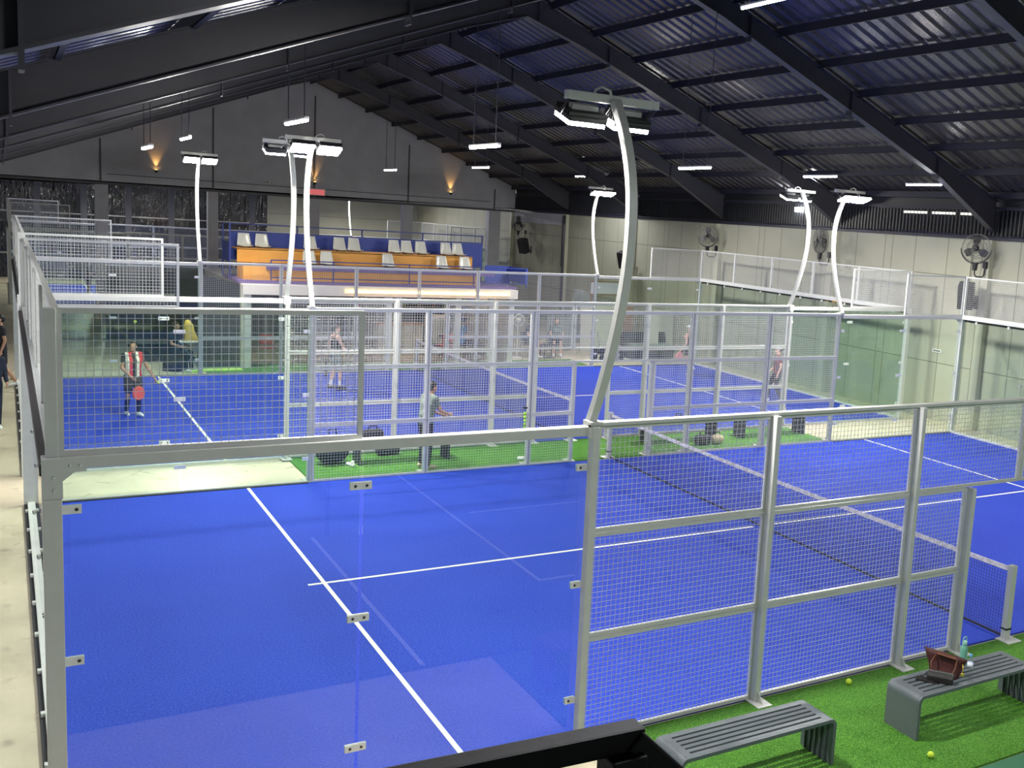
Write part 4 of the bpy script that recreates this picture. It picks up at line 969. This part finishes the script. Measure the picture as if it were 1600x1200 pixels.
bag('dark bag on the black bench beyond the net post', 12.3, 11.05, BZ, 0.36, 0.2, 0.14, 'cloth_black')
bag('low dark bag on the grass at the foot of the middle bench', 5.9, 11.55, 0.004, 0.5, 0.22, 0.2, 'cloth_black')
def shoe_obj(label, x, y, rz, m='cloth_white'):
    o = obj('shoe', MB().cap((0, -0.08, 0.04), (0, 0.08, 0.03), 0.045, 0.038).cap((0, -0.07, 0.05), (0, -0.07, 0.09), 0.04, 0.035), m, smooth=True, loc=(x, y, 0.0), rot=(0, 0, rz)); tag(o, label, 'shoe')
shoe_obj('white shoe on the grass near the fence door', 8.25, 10.42, 1.0); shoe_obj('white shoe lying at the left on the grass strip', 5.0, 10.9, 0.3)
g = thing('ball_holder', 'clear tube of green balls fixed by the net end of the rear fence', 'ball holder', (8.03, 9.935, 0.72))
obj('tube', MB().lathe([(0.04, 0), (0.04, 0.42)], 14), 'clear', g, smooth=True)
for i in range(5): obj('stored_ball', MB().ball((0, 0, 0.04 + i * 0.07), 0.033, 8, 10), 'lime', g, smooth=True)
obj('cap', MB().lathe([(0.042, 0.42), (0.042, 0.45)], 14), 'blackbox', g)

g = thing('glass_notice', 'small white notice fixed to the beige wall between two posts at right', 'notice', (20.995, 11.62, 1.88)); obj('plate', MB().box(-0.02, -0.16, -0.045, -0.008, 0.16, 0.045), 'clampwhite', g); obj('print', MB().box(-0.022, -0.13, -0.025, -0.0205, 0.13, 0.025), 'tarp', g)
# ------------------------------------------------------------------ people
def remeshed(mb, vox, smooth_it=4):
    me = mb.mesh('tmp'); o = bpy.data.objects.new('tmp', me); COL.objects.link(o)
    md = o.modifiers.new('r', 'REMESH'); md.mode = 'VOXEL'; md.voxel_size = vox
    sm = o.modifiers.new('s', 'SMOOTH'); sm.factor = 0.5; sm.iterations = smooth_it
    dg = bpy.context.evaluated_depsgraph_get(); out = bpy.data.meshes.new_from_object(o.evaluated_get(dg))
    bpy.data.objects.remove(o); out.materials.clear(); return out
def V3(*a): return Vector(a)
def person(label, loc, rz, J=None, h=1.72, skin='skin', shirt='cloth_black', shorts='cloth_black', shoes='cloth_white', sleeve=0.55, leg=0.75, socks=None, vox=0.009, hair='hair', haircap=None, long_hair=False, fem=False, headturn=(0, 0), grip=(False, False), tank=False, trousers=False):
    g = thing('person', label, 'person', loc, rz)
    s = h / 1.72
    D = dict(pel=(0, 0, .93), waist=(0, 0, 1.06), chest=(0, .01, 1.26), neck=(0, 0, 1.44), head=(0, .02, 1.60),
             shR=(.175, 0, 1.39), elR=(.23, -.03, 1.12), haR=(.25, .06, .88), shL=(-.175, 0, 1.39), elL=(-.23, -.03, 1.12), haL=(-.25, .06, .88),
             hiR=(.09, 0, .90), knR=(.10, .03, .49), anR=(.11, -.01, .09), hiL=(-.09, 0, .90), knL=(-.10, .03, .49), anL=(-.11, -.01, .09), toeR=None, toeL=None)
    if J: D.update(J)
    P = {k: (Vector(v) * s if v is not None else None) for k, v in D.items()}
    for a in ('R', 'L'):
        if P['toe' + a] is None: P['toe' + a] = P['an' + a] + V3(0.02 if a == 'R' else -.02, .15, -.05) * s
    up = (P['neck'] - P['pel']).normalized(); side = (P['shR'] - P['shL']).normalized(); fwd = up.cross(side)
    if fwd.y < 0 and abs(fwd.y) > .2: fwd = -fwd
    def torso(mb, e=0.0, lo=0.0):
        w_ = 0.93 if fem else 1.0
        mb.cap(P['pel'] - side * .075 * s, P['pel'] + side * .075 * s, (.098 + e) * s, (.098 + e) * s)
        mb.cap(P['waist'] - side * .06 * w_ * s, P['waist'] + side * .06 * w_ * s, (.088 + e) * s, (.088 + e) * s)
        mb.cap(P['pel'] - side * .06 * s, P['chest'] - side * .075 * s, (.092 + e) * s, (.098 + e) * s)
        mb.cap(P['pel'] + side * .06 * s, P['chest'] + side * .075 * s, (.092 + e) * s, (.098 + e) * s)
        mb.cap(P['chest'] - side * .08 * w_ * s, P['chest'] + side * .08 * w_ * s, (.102 + e) * s, (.102 + e) * s)
        for q in ('shR', 'shL'): mb.cap(P['neck'] - up * .03 * s, P[q], (.055 + e) * s, (.058 + e) * s); mb.cap(P['chest'], P[q] - up * .02 * s, (.08 + e) * s, (.055 + e) * s)
        return mb
    mb = MB(); torso(mb)
    mb.cap(P['neck'] - up * .04 * s, P['head'] - V3(0, .01, .06) * s, .055 * s, .05 * s)
    ht, hp = headturn
    HR = Matrix.Rotation(ht, 3, 'Z') @ Matrix.Rotation(hp, 3, 'X'); hc = P['head']
    def H(x, y, z): return tuple(hc + HR @ (V3(x, y, z) * s))
    def hb(m_, c, r):
        n0 = len(m_.v); m_.ball((0, 0, 0), [q * s for q in r], 10, 14)
        for i in range(n0, len(m_.v)): m_.v[i] = tuple(hc + HR @ (Vector(m_.v[i]) + V3(*c) * s))
    hb(mb, (0, -.01, .025), (.074, .092, .088)); hb(mb, (0, .025, -.045), (.055, .062, .062)); hb(mb, (0, .094, -.012), (.011, .020, .02)); hb(mb, (0, .083, -.055), (.022, .012, .01)); hb(mb, (0, .06, -.088), (.025, .022, .018))
    for ex in (-.076, .076): hb(mb, (ex, -.005, -.008), (.011, .02, .03))
    for a, sg in (('R', 1), ('L', -1)):
        sh, el, ha = P['sh' + a], P['el' + a], P['ha' + a]
        mb.cap(sh, el, .05 * s, .036 * s); mb.cap(el, ha, .037 * s, .024 * s)
        d = (ha - el).normalized(); inn = V3(-sg, 0, 0); nx = d.cross(inn).normalized() if d.cross(inn).length > .1 else V3(0, 1, 0); wv = nx  # finger spread axis
        pl = ha + d * .045 * s
        palm_n = d.cross(wv).normalized()
        if palm_n.dot(inn) < 0: palm_n = -palm_n
        mb.cap(ha - d * .01 * s, pl - wv * .012 * s, .024 * s, .022 * s)
        for k, (o_, ln) in enumerate(((-.030, .062), (-.010, .072), (.010, .076), (.030, .070))):
            b0 = pl + wv * o_ * .95 * s + d * .015 * s; cu = 1.3 if grip[0 if a == 'R' else 1] else .35
            b1 = b0 + (d * math.cos(cu * .5) + palm_n * math.sin(cu * .5)) * ln * .5 * s
            b2 = b1 + (d * math.cos(cu * 1.3) + palm_n * math.sin(cu * 1.3)) * ln * .5 * s
            mb.cap(pl + wv * o_ * .5 * s, b0, .012 * s, .0095 * s, 6); mb.cap(b0, b1, .0095 * s, .0088 * s, 6); mb.cap(b1, b2, .0088 * s, .0078 * s, 6)
        t0 = ha + d * .02 * s + wv * .022 * s; t1 = t0 + (d * .6 + wv * .7 + palm_n * .3).normalized() * .035 * s; mb.cap(t0, t1, .012 * s, .010 * s, 6); mb.cap(t1, t1 + (d * .9 + palm_n * .5).normalized() * .028 * s, .010 * s, .0085 * s, 6)
        hi, kn, an, toe = P['hi' + a], P['kn' + a], P['an' + a], P['toe' + a]
        mb.cap(hi, kn, .085 * s, .052 * s); mb.cap(kn, kn.lerp(an, .35), .05 * s, .054 * s); mb.cap(kn.lerp(an, .35), an, .052 * s, .034 * s)
        mb.cap(an - V3(0, 0, .03) * s, toe, .036 * s, .026 * s)
    body = obj('body', remeshed(mb, vox), skin, g, smooth=True)
    # shirt
    mb = MB()
    if tank:
        for q in (-1, 1): mb.cap(P['pel'] + side * q * .065 * s, P['chest'] + side * q * .07 * s, .107 * s, .112 * s); mb.cap(P['chest'] + side * q * .07 * s, P['neck'] + side * q * .085 * s - up * .03 * s, .09 * s, .055 * s)
        mb.cap(P['chest'] - side * .08 * s, P['chest'] + side * .08 * s, .113 * s, .113 * s)
    else:
        torso(mb, .016)
        for a in ('R', 'L'):
            sh, el, ha = P['sh' + a], P['el' + a], P['ha' + a]
            mb.cap(sh, sh.lerp(el, min(sleeve, 1) - .12), .066 * s, .058 * s)
            if sleeve > 1: mb.cap(el, ha - (ha - el) * .12, .05 * s, .036 * s); mb.cap(sh, el, .064 * s, .052 * s)
    obj('shirt', remeshed(mb, vox * 1.1, 3), shirt, g, smooth=True)
    mb = MB()
    for q in (-1, 1): mb.cap(P['pel'] + side * q * .07 * s - up * .02 * s, P['pel'] + side * q * .065 * s + up * .04 * s, .112 * s, .105 * s)
    for a in ('R', 'L'):
        hi, kn, an = P['hi' + a], P['kn' + a], P['an' + a]
        if trousers: mb.cap(hi, kn, .100 * s, .07 * s); mb.cap(kn, an + V3(0, 0, .0), .068 * s, .052 * s)
        else: mb.cap(hi, hi.lerp(kn, leg), .104 * s, .088 * s)
    mb.cap(P['hiR'], P['hiL'], .095 * s, .095 * s)
    obj('trousers' if trousers else 'shorts', remeshed(mb, vox * 1.1, 3), shorts, g, smooth=True)
    for a in ('R', 'L'):
        an, toe = P['an' + a], P['toe' + a]; mb = MB(); d = (toe - an); d.z = 0
        if d.length < .01: d = V3(0, 1, 0)
        d.normalize(); m0 = an - V3(0, 0, .035) * s
        mb.cap(m0 - d * .035 * s, toe + V3(0, 0, .005) * s, .046 * s, .034 * s, 10); mb.cap(m0, an + V3(0, 0, .01) * s, .048 * s, .046 * s, 10); mb.cap(m0 - d * .04 * s - V3(0, 0, .012) * s, toe - V3(0, 0, .003) * s + d * .01, .038 * s, .032 * s, 10)
        obj('shoe', remeshed(mb, 0.009, 3), shoes, g, smooth=True)
        if socks: obj('sock', remeshed(MB().cap(P['kn' + a].lerp(an, socks[1]), an, (.056 if socks[1] < .5 else .045) * s, .044 * s), 0.009, 3), socks[0], g, smooth=True)
    mb = MB(); hb(mb, (0, -.028, .048), (.083, .086, .083)); hb(mb, (0, -.05, .005), (.078, .062, .075))
    if not haircap: hb(mb, (0, .03, .092), (.058, .045, .026))
    if long_hair: mb.cap(H(0, -.10, .03), H(0, -.13, -.16), .045 * s, .02 * s)
    obj('hair', remeshed(mb, .01, 3), hair, g, smooth=True)
    if haircap:
        mb = MB(); hb(mb, (0, -.015, .062), (.09, .103, .066)); c_ = obj('cap', remeshed(mb, .01, 3), haircap, g, smooth=True)
        mb = MB(); hb(mb, (0, .12, .058), (.062, .065, .009)); obj('visor', mb, haircap, c_, smooth=True)
    for ex in (-.03, .03):
        mb = MB(); hb(mb, (ex, .073, .008), (.012, .008, .006)); obj('eye', mb, 'hair', g)
    mb = MB(); hb(mb, (0, .091, -.055), (.02, .005, .003)); obj('mouth', mb, 'lips', g)
    return g
M['lips'] = mat('lips', (0.30, 0.10, 0.08), 0.5)
def racket(label, loc, rot, m='red'):
    g = thing('padel_racket', label, 'racket', loc); g.rotation_euler = rot
    mb = MB(); pts = []
    for k in range(24):
        a = 2 * PI * k / 24; pts.append((0.125 * math.cos(a), 0.13 + 0.14 * math.sin(a) - 0.02 * (math.sin(a) < -.5)))
    mb.prism(pts, -0.018, 0.018, 'xy'); obj('face', mb, m, g, bevel=0.006)
    obj('throat', MB().bar((-0.06, 0.02, 0), (-0.012, -0.08, 0), 0.02, 0.03).bar((0.06, 0.02, 0), (0.012, -0.08, 0), 0.02, 0.03), 'blackbox', g)
    obj('grip', MB().tube([(0, -0.06, 0), (0, -0.20, 0)], 0.016, 10), 'blackbox', g, smooth=True)
    return g
def away(dx, dy): return math.atan2(-dx, dy)
# server (faces the viewer, turned to image right)
person('player in a red, white and black striped jersey about to serve, ball in left hand', (1.98, 16.62, 0.0), away(0.30, -0.95),
       dict(haL=(-.36, .30, .86), elL=(-.30, .06, 1.10), haR=(.10, .22, .90), elR=(.24, .02, 1.12), anR=(.09, -.14, .09), knR=(.11, .0, .49), anL=(-.07, .12, .09), knL=(-.09, .10, .50), head=(0, .03, 1.585)),
       h=1.62, shirt='stripes', shorts='cloth_black', shoes='cloth_white', socks=('cloth_black', .25), headturn=(-0.75, 0.35), grip=(True, True), vox=.008)
M['red_orange'] = mat('red_orange', (0.75, 0.10, 0.05), 0.4)
racket('orange-red racket held low by the striped-shirt server', (2.06, 16.33, 0.66), (math.radians(90), PI, math.radians(15)), 'red_orange')
ballobj('yellow ball in the left hand of the server', (2.44, 16.32, 0.76), r=0.036)
ballobj('ball in mid air behind the server, above his head', (2.35, 20.0, 1.64), r=0.036)
# tank-top player seen from behind, turned to image right
person('player in a black sleeveless top and white socks standing with back to camera', (6.86, 19.1, 0.0), away(0.95, 0.15),
       dict(haR=(.24, .42, .98), elR=(.25, .12, 1.08), haL=(-.26, .05, .84), elL=(-.27, -.05, 1.12), anR=(.16, .06, .09), anL=(-.16, -.06, .09), knR=(.14, .08, .5), knL=(-.13, .02, .5)),
       h=1.70, skin='skin_light', shirt='cloth_black', shorts='cloth_grey', shoes='cloth_black', socks=('cloth_white', .55), tank=True, grip=(False, True), headturn=(-.2, -.1))
racket('green-edged racket hanging from the left hand of the sleeveless player', (6.62, 19.05, 0.62), (math.radians(90), PI, math.radians(60)), 'dark')
person('person in a grey-green t-shirt between the courts reaching both hands forward', (6.22, 10.36, 0.0), away(0.90, 0.25),
       dict(chest=(0, .05, 1.26), neck=(0, .09, 1.43), head=(0, .14, 1.575), shR=(.17, .08, 1.38), shL=(-.17, .08, 1.38), elR=(.20, .20, 1.14), haR=(.13, .46, 1.04), elL=(-.20, .18, 1.12), haL=(-.10, .44, 1.0)),
       h=1.66, shirt='cloth_grey', shorts='cloth_black', shoes='cloth_tan', trousers=True, headturn=(0, -.3), vox=.008)
person('woman in black running away at the far right of the players court', (18.35, 19.8, 0.0), away(-0.25, 0.95),
       dict(haR=(.2, .35, 1.25), elR=(.28, .1, 1.15), haL=(-.34, .08, .85), elL=(-.28, -.1, 1.1), knR=(.10, .22, .55), anR=(.14, -.1, .25), knL=(-.12, -.02, .5), anL=(-.20, -.28, .14), toeR=(.14, .0, .14), toeL=(-.2, -.14, .05)),
       h=1.62, skin='skin_light', shirt='cloth_black', shorts='cloth_black', long_hair=True, haircap='cloth_white', tank=True, fem=True, leg=.45, vox=.01)
racket('pink racket in the hand of the woman running away', (17.98, 19.72, 0.72), (math.radians(90), math.radians(215), 0), 'cloth_pink')
M['darkred'] = mat('dark_red_cloth', (0.04, 0.02, 0.03), 0.85, col2=(0.28, 0.04, 0.05), nscale=4)
person('player in a white cap and dark red shirt at the right fence', (18.05, 14.8, 0.0), away(-0.9, 0.35),
       dict(haR=(.22, .22, .86), elR=(.24, 0, 1.1), anR=(.12, .24, .09), knR=(.11, .2, .5), anL=(-.12, -.16, .09), knL=(-.1, .05, .5)),
       h=1.60, skin='skin_light', shirt='darkred', shorts='cloth_black', haircap='cloth_white', trousers=True, vox=.01)
person('man in black t-shirt and shorts walking in the left corridor, farther one', (-0.36, 20.9, -0.02), away(-0.9, -0.2),
       dict(haR=(.22, .35, 1.0), elR=(.24, .08, 1.08), knR=(.1, .18, .5), anR=(.1, .25, .09), knL=(-.1, -.02, .5), anL=(-.1, -.28, .12)),
       h=1.72, shirt='cloth_black', shorts='cloth_black', vox=.01)
person('person in dark hooded top and trousers at the left edge, nearer one', (-0.52, 15.9, -0.02), away(0.1, -0.95),
       dict(anR=(.12, .1, .09), anL=(-.1, -.05, .09), haL=(-.24, .16, .95)), h=1.70, shirt='cloth_navy', shorts='cloth_navy', shoes='cloth_white', trousers=True, sleeve=1.5, vox=.01)
person('woman in dark clothes with pink racket on the farthest court', (2.75, 43.0, 0.0), away(0.8, 0.1),
       dict(haR=(.12, .36, .95), haL=(-.12, .36, .98), elR=(.2, .1, 1.08), elL=(-.2, .1, 1.08)), h=1.65, skin='skin_light', shirt='cloth_black', shorts='cloth_black', fem=True, long_hair=True, vox=.012, leg=.5)
racket('pink racket held by the woman on the farthest court', (3.2, 42.9, 1.1), (math.radians(90), math.radians(20), 0), 'cloth_pink')
SIT = dict(pel=(0, 0, .52), waist=(0, .0, .66), chest=(0, .03, .88), neck=(0, .05, 1.06), head=(0, .08, 1.22), shR=(.175, .04, 1.01), shL=(-.175, .04, 1.01), elR=(.22, .08, .76), haR=(.15, .30, .70), elL=(-.22, .08, .76), haL=(-.15, .30, .70),
           hiR=(.09, .02, .52), hiL=(-.09, .02, .52), knR=(.12, .42, .52), knL=(-.12, .42, .52), anR=(.12, .44, .09), anL=(-.12, .44, .09))
person('person in navy seated beside the stool with the yellow towel', (3.55, 22.9, -0.02), away(0.7, -0.6), dict(SIT), shirt='cloth_navy', shorts='cloth_navy', trousers=True, vox=.011)
g = thing('crate_seat', 'small dark box under the navy seated person', 'box', (3.55, 22.9, -0.02), away(0.7, -0.6)); obj('body', MB().box(-0.2, -0.2, 0, 0.2, 0.2, 0.43), 'blackbox', g, bevel=0.01)
person('person in a green-grey shirt seated behind the counter before the grey partition', (10.55, 26.75, -0.02), away(-0.1, -1), dict(SIT), shirt='cloth_grey', shorts='cloth_black', trousers=True, vox=.011)
g = thing('bar_stool', 'dark stool under the person at the counter', 'stool', (10.55, 26.75, -0.02)); obj('seat', MB().box(-0.2, -0.16, 0.38, 0.2, 0.2, 0.42), 'blackbox', g); obj('pedestal', MB().tube([(0, 0, 0), (0, 0, 0.38)], 0.04, 8), 'chrome', g)
person('person in a bright blue shirt seated in the lounge facing right', (12.35, 24.35, 0.0), away(0.9, -0.2), dict(SIT), shirt='cloth_blue', shorts='cloth_black', trousers=True, vox=.011)
person('person in dark shirt seated beside the standing fan', (14.75, 24.4, 0.0), away(0.6, -0.7), dict(SIT), shirt='cloth_black', shorts='cloth_grey', skin='skin_light', vox=.011)
person('rightmost seated person with bare legs outside the lounge', (15.85, 24.5, 0.0), away(-0.3, -0.9), dict(SIT), shirt='cloth_grey', shorts='cloth_black', skin='skin_light', vox=.011)
